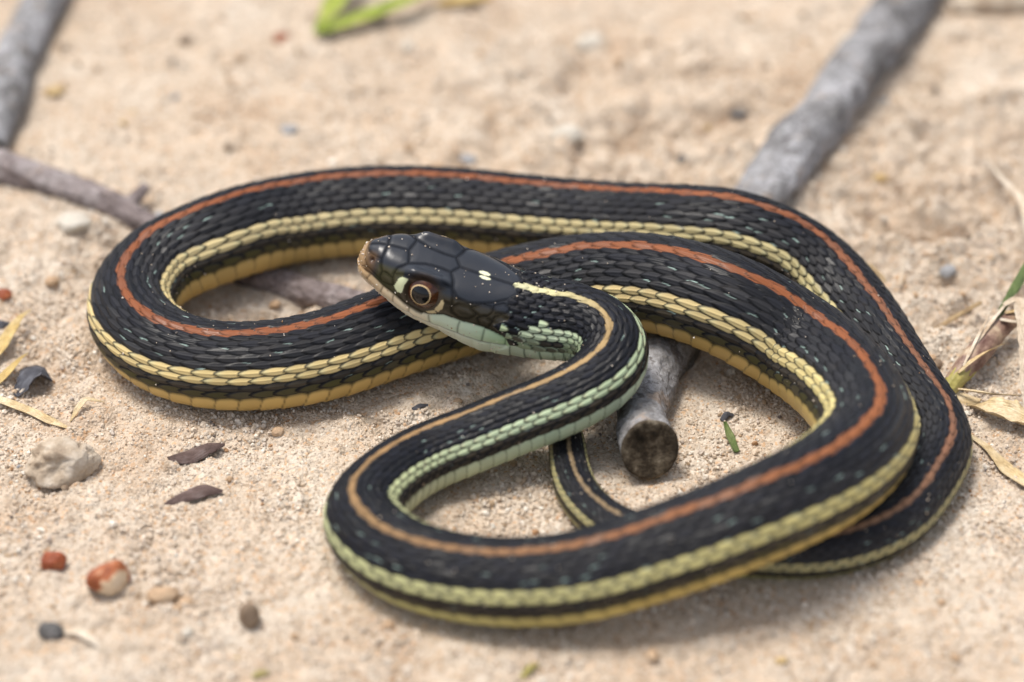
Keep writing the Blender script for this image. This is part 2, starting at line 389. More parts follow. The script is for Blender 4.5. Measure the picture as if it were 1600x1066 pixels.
def near_dist(P, Q, chunk=4000):
    out = np.empty(len(P))
    q2 = (Q ** 2).sum(1)
    for i in range(0, len(P), chunk):
        p = P[i:i + chunk]
        out[i:i + chunk] = np.sqrt(np.maximum((p ** 2).sum(1)[:, None] + q2[None] - 2 * p @ Q.T, 0).min(1))
    return out

def snake_grid(NP=256):
    sp = build_spine(); total = sp['s'][-1] - 0.15
    head = np.r_[np.arange(0.0, 2.0, .05), np.arange(2.0, 29, .105)]
    rest = []; s = 29.0
    while s < total:
        rest.append(s); s += max(.43 * np.interp(s, sp['s'], sp['R']) / 11.5, .085)
    S = np.r_[head, rest, total]
    Cc, T, Dv, Rt, R = frame_at(sp, S)
    # girth sampling: even on the head, denser over the scaled back behind it
    j = (np.arange(NP) + .5) / NP * 2 - 1
    even = j * 180.0
    nd = .80
    dense = np.where(np.abs(j) < nd, j / nd * 98.0, np.sign(j) * (98 + (np.abs(j) - nd) / (1 - nd) * 82.0))
    k = sstep(24, 30, S)[:, None]
    PH = even[None] * (1 - k) + dense[None] * k
    phi = np.radians(PH); SS = np.broadcast_to(S[:, None], PH.shape); RR = np.broadcast_to(R[:, None], PH.shape)
    y, z = section(SS, phi, RR)
    P = Cc[:, None] + Rt[:, None] * y[..., None] + Dv[:, None] * z[..., None]
    # outward normals of the bare surface
    dS = np.gradient(P, axis=0); dP = np.roll(P, -1, 1) - np.roll(P, 1, 1)
    N = np.cross(dP, dS); N /= np.linalg.norm(N, axis=2)[..., None] + 1e-12
    Cdir = P - Cc[:, None]; flip = np.sign((N * Cdir).sum(2)); N *= np.where(flip == 0, 1, flip)[..., None]
    # scale count along the body
    pitch = .43 * np.interp(S, sp['s'], sp['R']); pitch = np.where(S < 40, pitch * lerp_tab(S, [0, 25, 40], [.74, .74, 1.0]), pitch)
    n = np.r_[0, np.cumsum(np.diff(S) / ((pitch[1:] + pitch[:-1]) / 2))]
    NN = np.broadcast_to(n[:, None], PH.shape)
    h, col, gl = scale_field(SS, NN, PH, RR)
    # ---- the head
    hm = S < 32; hi = np.nonzero(hm)[0]; nh = len(hi)
    aph = np.abs(PH[:nh]); hs = SS[:nh]
    bound = lerp_tab(aph, [0, 5, 14, 29, 37, 46, 56, 68, 83, 95, 105, 120, 180], [21.7, 22.2, 22.7, 21.7, 22.0, 22.7, 22.7, 20.8, 23.2, 24, 23.5, 22.5, 22.5])
    mask = sstep(-.12, .12, hs - bound)                       # 1 = scaled skin
    Ph3 = P[:nh].reshape(-1, 3)
    Q = seam_points(sp, SEAMS + [LABIAL_TOP])
    Qm = seam_points(sp, [MOUTH])
    d = near_dist(Ph3, Q).reshape(nh, -1); dm = near_dist(Ph3, Qm).reshape(nh, -1)
    de = near_dist(Ph3, surf(sp, np.array([EYE_S, EYE_S]), np.radians(np.array([EYE_PHI, -EYE_PHI])))).reshape(nh, -1)
    hh = 0.09 * (1 - np.exp(-d / .55)) - 0.06 * np.exp(-(d / .07) ** 2) - .25 * np.exp(-(dm / .14) ** 2)
    brow = np.exp(-((aph - 35) / 7.5) ** 2) * sstep(6, 8.5, hs) * (1 - sstep(12, 14.2, hs))
    hh = hh + .95 * brow - 1.0 * np.exp(-(de / 2.3) ** 4) * (1 - .8 * brow)
    nos = near_dist(Ph3, surf(sp, np.array([1.95, 1.95]), np.radians(np.array([36.0, -36.0])))).reshape(nh, -1)
    hh = hh - .5 * np.exp(-(nos / .33) ** 2)
    ltop = np.interp(hs, [q[0] for q in LABIAL_TOP], [q[1] for q in LABIAL_TOP]); mth = np.interp(hs, [q[0] for q in MOUTH], [q[1] for q in MOUTH])
    lab = (aph > ltop) & (aph < mth); chin = aph >= mth
    hh = hh + np.where(lab, .14 * np.exp(-((aph - (ltop + mth) / 2) / 9) ** 2), 0)
    c = np.broadcast_to(np.array([.0150, .0175, .0235]), hh.shape + (3,)).copy()
    def mix(c, col, w): return c * (1 - w[..., None]) + np.asarray(col) * w[..., None]
    c = mix(c, (.040, .038, .018), sstep(33, 42, aph) * (hs < 7.0) * sstep(2.6, 3.4, hs))                 # olive cheeks
    c = mix(c, (.026, .021, .012), sstep(44, 52, aph) * (hs > 7.0))                                       # brown temples
    c = mix(c, (.12, .072, .036), (1 - sstep(1.6, 3.2, hs)) * sstep(12, 30, aph))                         # brown snout
    c = mix(c, (.33, .215, .115), 1 - sstep(.35, 1.15, hs - .006 * aph))                                   # tan tip
    c = mix(c, (.055, .022, .010), np.exp(-(nos / .55) ** 2))
    lc = lerp_tab(hs, [0, 2.5, 5, 9, 11.5, 12.6, 18, 23], [(.40, .25, .12), (.50, .36, .21), (.60, .48, .32), (.64, .55, .39), (.64, .58, .43), (.52, .59, .46), (.47, .57, .43), (.33, .45, .26)])
    lc = lc * (1 - .55 * np.exp(-(d / .16) ** 2))[..., None]
    topdark = 1 - sstep(0, 5.5, aph - ltop)
    lw = lab * (1 - .85 * topdark * (hs < 11))
    c = mix(c, lc, lw)
    cc = lerp_tab(hs, [0, 4, 10, 16, 22], [(.42, .29, .16), (.55, .46, .33), (.58, .54, .42), (.55, .57, .45), (.48, .54, .40)])
    c = mix(c, cc, chin * 1.0)
    c = mix(c, (.10, .075, .05), np.exp(-(dm / .13) ** 2))
    c = mix(c, (.020, .011, .006), np.exp(-(de / 2.75) ** 10))
    for poly, w in ((PALE_PRE, (.60, .64, .40)), (PALE_POST, (.50, .40, .22)), (PALE_SUB, (.45, .36, .20))):
        c = mix(c, w, in_poly(hs, aph, poly) * 1.0)
    arc = np.radians(PH[:nh]) * 4.9
    spot = ((hs - 17.65 + .12 * np.sign(arc)) / .85) ** 2 + ((np.abs(arc) - .34) / .29) ** 2
    c = mix(c, (.66, .66, .46), (1 - sstep(.75, 1.15, spot)))
    c = c * (1 - .75 * np.exp(-(d / .065) ** 2) * ~(lab | chin))[..., None]
    g = np.where(lab | chin, .33, .24) + .5 * np.exp(-(d / .22) ** 2)
    # side of the neck: dark above, mottled green below, as the stripe begins
    h[:nh] = hh * (1 - mask) + h[:nh] * mask * 1.25
    col[:nh] = c * (1 - mask[..., None]) + col[:nh] * mask[..., None]
    gl[:nh] = g * (1 - mask) + gl[:nh] * mask
    h *= np.clip((S[-1] - S) / 4, .1, 1)[:, None]
    P = P + N * h[..., None]
    return sp, S, P, N, col, gl, PH
# ============================================================ SAND
SPN = build_spine()
STICK = [(77, 114, 3.0, 4.9), (68.7, 93.7, 2.6, 4.9), (58.3, 72.1, 2.3, 4.75), (48.7, 52.9, 2.0, 4.6), (40.3, 36.2, 1.5, 4.4), (32.1, 16.6, .9, 4.2), (26.1, 3.8, .9, 4.1), (21.8, -8.8, 2.0, 3.9), (18.4, -18.6, 3.3, 3.3), (17.8, -23.6, 3.9, 3.4), (18.5, -27.9, 4.3, 3.95), (19.1, -30.2, 4.5, 4.25)]
TWIG_A = [(-79.5, 112, 2.2, 3.9), (-80.6, 93.3, 2, 3.8), (-82.8, 78.8, 2, 3.7), (-83.9, 60.1, 2, 3.4), (-84.6, 48.0, 1.6, 3.2)]
TWIG_B = [(-97, 50, 1.3, 3.0), (-81.7, 44.0, 1.2, 2.9), (-71.9, 39.0, 1.0, 2.45), (-62.2, 33.4, .8, 2.15), (-56.8, 29.0, .2, 1.9), (-49, 21.6, -.9, 1.9), (-43, 17.3, -.6, 2.0), (-37.4, 14.6, .1, 2.2), (-31.4, 12.2, .35, 2.25), (-24.5, 9.3, .3, 2.15), (-18, 6.0, -.4, 2.0), (-12, 3, -1.2, 1.8)]
def seg_dist(X, Y, pts):
    d = np.full(X.shape, 1e9)
    for (x0, y0, *_), (x1, y1, *_) in zip(pts[:-1], pts[1:]):
        t = np.clip(((X - x0) * (x1 - x0) + (Y - y0) * (y1 - y0)) / ((x1 - x0)**2 + (y1 - y0)**2), 0, 1)
        d = np.minimum(d, np.hypot(X - x0 - t * (x1 - x0), Y - y0 - t * (y1 - y0)))
    return d
def snake_clear(X, Y):
    """how far a ground point lies outside the snake's footprint (mm), where the snake is near the ground"""
    q = SPN['C'][::12]; r = SPN['R'][::12]
    q, r = q[280 // 12:], r[280 // 12:]
    low = q[:, 2] - r < 9
    q, r = q[low], r[low]
    d = np.full(X.shape, 1e9)
    for i in range(0, len(q), 1):
        d = np.minimum(d, np.hypot(X - q[i, 0], Y - q[i, 1]) - r[i])
    return d
def ground_h(X, Y):
    rough = .12 + .12 * sstep(.42, .62, fbm(X / 55, Y / 55, 0, 2, 1))
    for x0, y0, rx, ry, a in ((18, 52, 26, 16, .8), (74, 34, 32, 44, 1.0), (-62, 24, 16, 10, .7), (-32, 6, 22, 12, .7), (-10, -20, 22, 9, .5), (-68, -4, 12, 10, .4), (8, 75, 20, 10, .4)):
        rough = rough + a * np.exp(-((X - x0) / rx) ** 2 - ((Y - y0) / ry) ** 2)
    rough = np.clip(rough, .1, 1.1)
    h = 1.3 * (fbm(X / 60, Y / 60, 0, 2, 2) - .5)
    b = np.abs(fbm(X / 15 + .6 * fbm(X / 9, Y / 9, 0, 2, 5), Y / 11, 0, 3, 3) - .5) * 2      # clods with creases between
    h += rough * 3.6 * (sstep(0.0, .42, b) - .62) - rough ** 2 * 1.8 * (1 - sstep(0, .06, b))
    b2 = np.abs(fbm(X / 5.5, Y / 4.5, 0, 3, 4) - .5) * 2
    h += (.35 + rough) * .95 * (sstep(0, .38, b2) - .6)
    h += (.25 + .6 * rough) * sstep(.56, .66, fbm(X / 3.2, Y / 2.8, 0, 3, 1))
    h += .55 * (fbm(X / 2.1, Y / 2.1, 0, 3, 6) - .5) + .32 * (fbm(X / .8, Y / .8, 0, 2, 7) - .5)
    return h
def ground_at(X, Y):
    X = np.asarray(X, float); Y = np.asarray(Y, float)
    h = ground_h(X, Y)
    c = snake_clear(X, Y)
    k = sstep(-1.5, 5.0, c)
    press = np.clip(h, -2, -.05) * .35 - .15
    h = h * k + press * (1 - k) + .6 * np.exp(-((c - 1.6) / 1.5) ** 2)
    for pts, off in ((STICK, 4.2), (TWIG_A, 3.2), (TWIG_B, 2.2)):
        d = seg_dist(X, Y, pts); kk = sstep(off * .7, off * 1.9, d)
        h = h * kk + (np.minimum(h, .1) * .5 - .3) * (1 - kk)
    return h
def axis(a, b, step, far):
    c = np.arange(a, b + step, step); o = []; s = step; x = c[-1]
    while x < far: s *= 1.22; x += s; o.append(x)
    p = []; s = step; x = a
    while x > -far: s *= 1.22; x -= s; p.append(x)
    return np.r_[p[::-1], c, o]
gx, gy = axis(-99, 99, .37, 4000), axis(-80, 112, .37, 4000)
GX, GY = np.meshgrid(gx, gy)
GZ = ground_at(GX, GY)
m = M('sand', .92, .25)
co = m.coord()
v1 = m.n('ShaderNodeTexVoronoi', Scale=2300.0); m.l(co, v1.inputs['Vector'])
v2 = m.n('ShaderNodeTexVoronoi', Scale=900.0); m.l(co, v2.inputs['Vector'])
patch = m.math('ADD', m.math('MULTIPLY', m.noise(24, 3, .6, co), .45), m.math('MULTIPLY', m.noise(90, 6, .7, co), .55))
base = m.ramp(patch, [(.34, (.42, .315, .225)), (.44, (.50, .405, .31)), (.54, (.545, .465, .375)), (.68, (.61, .55, .47))])
gr = m.ramp(m.n('ShaderNodeSeparateColor').outputs[0], [(0, (.5, .5, .5)), (1, (1, 1, 1))])
sepa = m.n('ShaderNodeSeparateColor'); m.l(v1.outputs['Color'], sepa.inputs[0])
g1 = m.ramp(sepa.outputs[0], [(0, (.60, .54, .48)), (.12, (.90, .87, .84)), (.62, (1, 1, 1)), (.86, (1.12, 1.14, 1.16)), (.95, (.95, .72, .52))])
sepb = m.n('ShaderNodeSeparateColor'); m.l(v2.outputs['Color'], sepb.inputs[0])
g2 = m.ramp(sepb.outputs[1], [(0, (.72, .66, .6)), (.25, (1, 1, 1)), (.75, (1, 1, 1)), (1, (1.15, 1.12, 1.1))])
c1 = m.mix(base, g1, .8, 'MULTIPLY'); c2 = m.mix(c1, g2, .7, 'MULTIPLY')
m.color(c2)
hsum = m.math('ADD', m.math('MULTIPLY', v1.outputs['Distance'], -1.0), m.math('MULTIPLY', m.noise(1500, 3, .6, co), 1.2))
m.bump(hsum, .9, .00028)
SAND = m.m
V = np.stack([GX, GY, GZ], -1).reshape(-1, 3) * MM
ground = obj('ground', mesh_np('ground', V, grid_faces(len(gy), len(gx), False)), SAND)
tag(ground, kind='structure')
# ============================================================ SNAKE
sp, S_, P_, N_, C_, G_, PH_ = snake_grid(240)
nr, nc = P_.shape[:2]
base_pt = np.array([0, -12, 0.0])
V = np.concatenate([P_.reshape(-1, 3), P_[0].mean(0)[None] - sp['T'][0] * .05, P_[-1].mean(0)[None]]) - base_pt
cap = np.arange(nc)
F0 = np.stack([np.full(nc, nr * nc), (cap + 1) % nc, cap], -1)
F1 = np.stack([np.full(nc, nr * nc + 1), (nr - 1) * nc + cap, (nr - 1) * nc + (cap + 1) % nc], -1)
colr = np.concatenate([C_.reshape(-1, 3), C_[0].mean(0)[None], C_[-1].mean(0)[None]])
gls = np.r_[G_.ravel(), G_[0].mean(), G_[-1].mean()]
m = M('snake_skin', .35, .36)
pig = m.attr('pigment')
dn = m.noise(420, 4, .6)
pig2 = m.mix(pig, m.mix(pig, (.42, .33, .25), .02), m.ramp(dn, [(.55, (0, 0, 0)), (.78, (1, 1, 1))]))
m.color(pig2)
rg = m.math('ADD', m.attr('gloss', out='Fac'), m.math('MULTIPLY', m.noise(900, 2), .14))
m.l(rg, m.b.inputs['Roughness'])
mr = m.n('ShaderNodeMapRange'); m.l(m.attr('gloss', out='Fac'), mr.inputs[0])
for k_, v_ in zip((1, 2, 3, 4), (.24, .36, .46, .12)): mr.inputs[k_].default_value = v_
m.l(mr.outputs[0], m.b.inputs['Specular IOR Level'])
m.bump(m.noise(5200, 2, .6), .12, .00006)
SKIN = m.m
snake = empty('garter_snake', base_pt * MM)
tag(snake, 'long slender black striped snake with orange back stripe and yellow sides coiled on sand', 'snake')
body_me = mesh_np('body', V * MM, [grid_faces(nr, nc, True), F0, F1], True, {'pigment': colr, 'gloss': gls})
body = obj('body', body_me, SKIN, snake)
# make sure the faces look outwards
bm_f = np.zeros(3, np.float32); pol = body_me.polygons[(nr // 2) * nc + 5]
cen = np.array(pol.center) / MM + base_pt; i_mid = int(np.argmin(np.abs(sp['s'] - S_[nr // 2])))
if np.dot(np.array(pol.normal), cen - sp['C'][i_mid]) < 0: body_me.flip_normals()

# eyes: brown globe, cream ring, black pupil under a clear gloss
def eye_mat(name, col, rough=.12):
    q = M(name, rough, .1); c = q.coord('Object')
    if name == 'eye_iris_brown':
        q.color(q.ramp(q.noise(900, 4, .6, c), [(.3, (.018, .006, .003)), (.55, (.055, .017, .006)), (.75, (.13, .042, .011))]))
    else: q.color(col)
    q.b.inputs['Coat Weight'].default_value = 1.0; q.b.inputs['Coat Roughness'].default_value = .03; q.b.inputs['Coat IOR'].default_value = 1.38
    return q.m
EM = {k: eye_mat(k, c) for k, c in (('eye_iris_brown', None), ('eye_ring_cream', (.50, .36, .19)), ('eye_pupil_black', (.002, .002, .003)))}
def dome(r, a0, a1, nt_=14, npz=40, wob=0.0):
    """part of a sphere round +Z from polar angle a0 to a1"""
    th = np.linspace(a0, a1, nt_); ph = np.linspace(0, 2 * np.pi, npz, endpoint=False)
    T_, P2 = np.meshgrid(th, ph, indexing='ij')
    rr = 1 + wob * np.sin(3 * P2) * (T_ > a1 - 1e-6)
    v = np.stack([np.sin(T_ * rr) * np.cos(P2), np.sin(T_ * rr) * np.sin(P2), np.cos(T_ * rr)], -1) * r
    return v.reshape(-1, 3), grid_faces(nt_, npz, True)
for side in (-1, 1):
    s0 = np.array([EYE_S]); ph0 = np.radians(np.array([EYE_PHI])) * side
    p0 = surf(sp, s0, ph0)[0]
    a = surf(sp, s0 + .8, ph0)[0] - surf(sp, s0 - .8, ph0)[0]; b = surf(sp, s0, ph0 + .12)[0] - surf(sp, s0, ph0 - .12)[0]
    n = np.cross(a, b); n /= np.linalg.norm(n)
    C0 = frame_at(sp, s0)[0][0]
    if np.dot(n, p0 - C0) < 0: n = -n
    n = n + .16 * (-sp['T'][50]) ; n /= np.linalg.norm(n)
    ctr = p0 - n * (EYE_R - .42)
    q = Vector(n).to_track_quat('Z', 'Y').to_matrix()
    def put(name, v, f, mt, par):
        v = v @ np.array(q).T
        o = obj(name, mesh_np(name, v * MM, f), mt, par); return o
    v, f = dome(EYE_R, 0.0, 2.2, 30, 56)
    eye = put('eye', v, f, EM['eye_iris_brown'], snake); eye.location = (ctr - base_pt) * MM
    v, f = dome(EYE_R + .012, .0, .565, 10, 48, .015); put('iris_ring', v, f, EM['eye_ring_cream'], eye)
    v, f = dome(EYE_R + .024, .0, .495, 10, 48, .02); put('pupil', v, f, EM['eye_pupil_black'], eye)
# ============================================================ STICKS
def tube(pts, nseg=60, nside=40, wob=.12, seed=0, end0=True, end1=True, endcup=.16, step=.5, knots=(), cut=0.0, wander=.0):
    """a wooden stick through (x, y, z, r) points in mm; returns barrel and end faces separately"""
    A = np.array(pts, float); d = np.r_[0, np.cumsum(np.linalg.norm(np.diff(A[:, :3], axis=0), axis=1))]
    q = np.arange(0, d[-1], step); C = np.stack([np.interp(q, d, A[:, i]) for i in range(4)], -1)
    k = min(24, len(C) - 2); g = np.exp(-.5 * (np.arange(-k, k + 1) * step / min(3.0, k * step / 3)) ** 2); g /= g.sum()
    pad = np.concatenate([2 * C[:1] - C[k:0:-1], C, 2 * C[-1:] - C[-2:-k-2:-1]]); C = np.stack([np.convolve(pad[:, i], g, 'valid') for i in range(4)], -1)
    if wander:
        for ax in (0, 1): C[:, ax] += wander * (fbm(q / 16, q * 0 + 3 + 5 * ax, 0, 3, seed + 5) - .5) * 2 * np.clip((q[-1] - q) / 15, 0, 1)
    T = np.gradient(C[:, :3], axis=0); T /= np.linalg.norm(T, axis=1)[:, None]
    L = np.cross(T, (0, 0, 1.0)); L /= np.linalg.norm(L, axis=1)[:, None]; U = np.cross(L, T)
    a = np.linspace(0, 2 * np.pi, nside, endpoint=False)
    Q, AA = np.meshgrid(q, a, indexing='ij'); R = C[:, 3][:, None]
    rad = R * (1 + wob * 1.25 * (fbm(Q / 9, np.cos(AA) * 1.3 + 9, np.sin(AA) * 1.3 + 9, 3, seed) - .5) * 2 + .09 * (fbm(Q / 1.6, np.cos(AA) * 5 + 30, np.sin(AA) * 5 + 30, 3, seed + 1) - .5) * 2)
    rad -= .045 * R * sstep(.44, .5, fbm(Q / 22, np.cos(AA) * 3.2 + 20, np.sin(AA) * 3.2 + 20, 2, seed + 6)) + .035 * R * (sstep(.45, .47, fbm(Q / 3.2, np.cos(AA) * 2.5 + 50, np.sin(AA) * 2.5 + 50, 3, seed + 3)))
    rad -= .30 * np.abs(fbm(Q / 14, np.cos(AA) * 7 + 40, np.sin(AA) * 7 + 40, 2, seed + 2) - .5)
    calm = (1 - .85 * sstep(q[-1] - 9, q[-1] - 2, q))[:, None]; rad = R * (1 - calm) * .985 + rad * calm
    for (kq, ka, kr, kh) in knots:
        rad += kh * np.exp(-((Q - kq) / kr) ** 2 - ((np.angle(np.exp(1j * (AA - ka)))) / (kr / R)) ** 2)
    P = C[:, None, :3] + L[:, None] * (np.cos(AA) * rad)[..., None] + U[:, None] * (np.sin(AA) * rad)[..., None]
    if cut:          # oblique cut: shear the last few rings so that the cut face leans back
        kq = sstep(q[-1] - 6, q[-1], q)[:, None]
        P = P - T[:, None] * (cut * kq * ((P - C[:, None, :3]) * U[:, None]).sum(2))[..., None]
    ends = []
    for on, i, sg in ((end0, 0, -1), (end1, -1, 1)):
        if not on: continue
        rings = []
        for fr, dp in ((1.0, 0), (.965, .9), (.90, 1.3), (.80, .9), (.62, .2), (.40, -.6), (.18, -.9), (.02, -1.0)):
            jit = endcup * 1.3 * (fbm(np.cos(a) * 2.2 * fr + 5, np.sin(a) * 2.2 * fr + 5, fr * 2, 3, seed + 4) - .5) * 2
            c = C[i, :3]; rr = (P[i] - c) * fr; sl = 0
            rings.append(c + rr + T[i] * sg * (dp * endcup * 1.6 + (jit if fr < .99 else 0 * jit) )[:, None])
        ends.append((np.concatenate(rings), grid_faces(len(rings), nside, True)))
    return P.reshape(-1, 3), grid_faces(len(q), nside, True), ends
def bark(name, c0, c1, c2, sc_=1.0):
    m = M(name, .88, .2); co = m.coord()
    big = m.noise(110 * sc_, 6, .7, co); fine = m.noise(900 * sc_, 4, .7, co)
    c = m.ramp(big, [(.34, c0), (.5, c1), (.68, c2)])
    c = m.mix(c, m.ramp(fine, [(.3, (.45, .43, .42)), (.6, (1, 1, 1))]), .75, 'MULTIPLY')
    st = m.ramp(m.noise(260 * sc_, 3, .6, co), [(.60, (0, 0, 0)), (.70, (1, 1, 1))])
    c = m.mix(c, (.42, .30, .20), m.math('MULTIPLY', st, .45))
    cr = m.ramp(m.noise(330 * sc_, 4, .6, co, 1.5), [(.40, (.40, .37, .35)), (.48, (1, 1, 1)), (.51, (1, 1, 1)), (.58, (.8, .78, .76))])
    c = m.mix(c, cr, .8, 'MULTIPLY')
    m.color(c); m.bump(m.math('ADD', fine, m.math('MULTIPLY', m.noise(260, 3, .6, co), 1.6)), .9, .0006); return m.m
BARK_GREY = bark('bark_weathered_grey', (.13, .125, .122), (.30, .298, .305), (.48, .48, .50))
BARK_MAUVE = bark('bark_mauve_grey', (.155, .125, .12), (.29, .245, .24), (.41, .375, .37))
m = M('rotten_wood_end', .95, .15); co = m.coord()
m.color(m.ramp(m.noise(420, 5, .7, co), [(.32, (.014, .011, .008)), (.48, (.05, .038, .026)), (.62, (.13, .105, .075)), (.76, (.28, .245, .19))])); m.bump(m.noise(700, 4, .7, co), 1.0, .0006)
ROT = m.m
def stick(name, pts, label, mat, **kw):
    base = np.array([pts[0][0], pts[0][1], 0.0]); root = empty(name, base * MM); tag(root, label, 'stick')
    v, f, ends = tube(pts, **kw)
    obj('bark', mesh_np('bark', (v - base) * MM, f), mat, root)
    for ev, ef in ends: obj('broken_end', mesh_np('broken_end', (ev - base) * MM, ef), ROT, root)
    return root, base
stick('branch', STICK, 'thick weathered grey branch running under the snake, its dark rotten cut end showing', BARK_GREY, seed=1, wob=.16, end0=True, cut=.30, wander=1.2, knots=((24, 1.2, 2.4, 1.1), (40, 2.4, 3, .9), (62, 2.2, 2.2, 1.0), (74, .6, 3, .7), (118, 1.0, 2.5, .5)))
stick('twig', TWIG_A, 'straight grey twig standing clear of the snake, meeting a second twig', BARK_GREY, seed=2, wob=.16, wander=1.0, knots=((22, 1.5, 2.2, .9), (48, .8, 2, .7)))
rt, bs = stick('twig', TWIG_B, 'mauve grey twig with a broken stub, half buried and running under the snake loop', BARK_MAUVE, seed=3, wob=.16, wander=.8, knots=((38, 1.6, 1.6, .7), (20, 1.0, 1.6, .5)))
v, f, ends = tube([(-60.5, 32.6, .9, 1.35), (-58.6, 34.6, 1.9, 1.1), (-57.2, 36.4, 2.7, .8)], seed=4, nside=20, wob=.2)
obj('side_stub', mesh_np('side_stub', (v - bs) * MM, f), BARK_MAUVE, rt)

# ============================================================ STONES
def stone_mesh(name, rx, ry, rz, seed, lump=.22, facet=.0, sub=4, fine=.05):
    bm = bmesh.new(); bmesh.ops.create_icosphere(bm, subdivisions=sub, radius=1)
    v = np.array([q.co[:] for q in bm.verts]); f = np.array([[q.index for q in p.verts] for p in bm.faces]); bm.free()
    d = 1 + lump * (fbm(v[:, 0] * 1.1 + 4, v[:, 1] * 1.1 + 4, v[:, 2] * 1.1 + seed, 3, seed) - .5) * 2 + fine * (fbm(v[:, 0] * 5 + 4, v[:, 1] * 5 + 4, v[:, 2] * 5 + seed, 3, seed + 3) - .5) * 2
    if facet:
        rg = np.random.default_rng(seed)
        for k in range(11):
            n = rg.normal(size=3); n /= np.linalg.norm(n); c = rg.uniform(.72, .95)
            pr = (v @ n) * d; over = np.maximum(pr - c, 0); d = d - over * facet / np.maximum(v @ n, .35)
    p = v * d[:, None] * np.array([rx, ry, rz])
    return mesh_np(name, p * MM, f)
def stone_mat(name, stops, rough=.85, sc_=300, bump=.6, spec=.3):
    m = M(name, rough, spec); co = m.coord()
    c = m.ramp(m.noise(sc_, 5, .62, co), stops)
    m.color(m.mix(c, m.ramp(m.noise(2600, 3, .7, co), [(.3, (.7, .68, .66)), (.6, (1, 1, 1))]), .6, 'MULTIPLY'))
    m.bump(m.noise(1200, 4, .7, co), bump, .0004); return m.m
SM = dict(
    rough=stone_mat('stone_rough_pale', [(.3, (.26, .19, .13)), (.48, (.44, .355, .265)), (.7, (.62, .55, .46))], .9, 240, .9),
    red=stone_mat('stone_red', [(.3, (.13, .030, .014)), (.55, (.30, .075, .028)), (.75, (.46, .19, .09))], .55, 300, .4),
    redw=stone_mat('stone_red_and_cream', [(.40, (.20, .045, .016)), (.50, (.40, .13, .05)), (.53, (.62, .46, .30)), (.75, (.68, .56, .42))], .5, 160, .3),
    tan=stone_mat('stone_tan', [(.3, (.36, .235, .14)), (.55, (.48, .34, .22)), (.75, (.58, .45, .32))]),
    slate=stone_mat('stone_dark_slate', [(.3, (.05, .047, .045)), (.55, (.105, .10, .098)), (.75, (.2, .19, .18))], .6),
    white=stone_mat('stone_white', [(.3, (.42, .37, .30)), (.55, (.58, .535, .46)), (.75, (.68, .645, .57))], .6),
    grey=stone_mat('stone_blue_grey', [(.3, (.22, .22, .225)), (.55, (.32, .32, .325)), (.75, (.44, .435, .43))], .8),
    brown=stone_mat('stone_brown', [(.3, (.15, .10, .065)), (.55, (.24, .175, .12)), (.75, (.36, .29, .22))], .7),
    ochre=stone_mat('stone_ochre', [(.3, (.42, .28, .12)), (.55, (.52, .38, .19)), (.75, (.6, .47, .28))], .8),
)
def stone(name, x, y, r, mat, label, seed, rz=0.0, sink=.3, lump=.22, facet=.6, sub=4, cat='stone', group=None, fine=.05):
    z = float(ground_at(np.array([[x]]), np.array([[y]]))[0, 0])
    o = obj(name, stone_mesh(name, *r, seed, lump, facet, sub, fine), SM[mat]); o.location = Vector((x, y, z + r[2] * (1 - 2 * sink) )) * MM
    o.rotation_euler = (0, 0, rz); tag(o, label, cat, group); return o
stone('stone', -62.8, -28.8, (5.1, 3.7, 3.5), 'rough', 'big rough lumpy pale stone lying on the open sand', 3, .35, .26, .5, .8, 5, fine=.14)
stone('pebble', -61.3, -49.6, (1.9, 1.5, 1.6), 'red', 'small brick red pebble beside a red and cream pebble', 5, .2, .26, .35, .95, cat='pebble')
stone('pebble', -53.6, -53.6, (2.9, 2.3, 2.6), 'redw', 'rounded red and cream banded pebble on the sand', 9, .6, .25, .35, .9, cat='pebble')
stone('pebble', -46.0, -55.3, (2.2, 1.6, 1.5), 'tan', 'tan pebble next to the red and cream banded pebble', 12, .1, .36, .4, .9, cat='pebble')
stone('pebble', -60.1, -61.7, (1.9, 1.3, 1.3), 'slate', 'dark slate pebble with a pale sliver trailing from it', 14, -.3, .2, .2, .4, cat='pebble')
stone('seed', -34.4, -59.6, (1.35, 1.35, 2.2), 'brown', 'smooth upright brown seed on the bare sand', 16, 0, .2, .12, 0, cat='seed', fine=.02)
stone('stone', 13.6, 82.5, (2.6, 2.2, 2.0), 'white', 'clean white stone far out on the open sand', 21, -.6, .3, .4, .9)
stone('stone', 9.0, 54.0, (3.0, 1.9, 1.6), 'white', 'flat cream white stone at the edge of crumbly clods', 22, .2, .32, .4, .8)
stone('stone', -68.1, 27.8, (2.6, 1.9, 1.5), 'white', 'white stone next to the mauve twig', 24, .1, .34, .35, .8)
stone('pebble', -36.5, 55.6, (1.8, 1.3, .8), 'grey', 'lone grey pebble on the smooth far sand', 25, .4, .25, .2, .6, cat='pebble')
stone('pebble', 37.4, 61.4, (1.6, 1.0, .6), 'slate', 'dark pebble close to the thick grey branch', 26, -.4, .36, .4, .6, cat='pebble')
stone('pebble', 66.6, 18.2, (1.8, 1.3, .9), 'grey', 'angular grey pebble near a thin dry stalk', 27, .9, .33, .4, .95, cat='pebble')
stone('pebble', 27.3, 48.0, (.9, .9, .7), 'slate', 'tiny dark pebble between the branch and cream stone', 28, .3, .2, .2, .6, cat='pebble')
stone('pebble', -7.2, 48.6, (1.5, 1.2, .9), 'grey', 'grey pebble on the crumbly sand behind the snake', 29, .3, .3, .2, .6, cat='pebble')
stone('pebble', -76.1, 67.0, (1.9, 1.2, .7), 'ochre', 'ochre yellow pebble beside the straight grey twig', 31, .3, .3, .2, .6, cat='pebble')
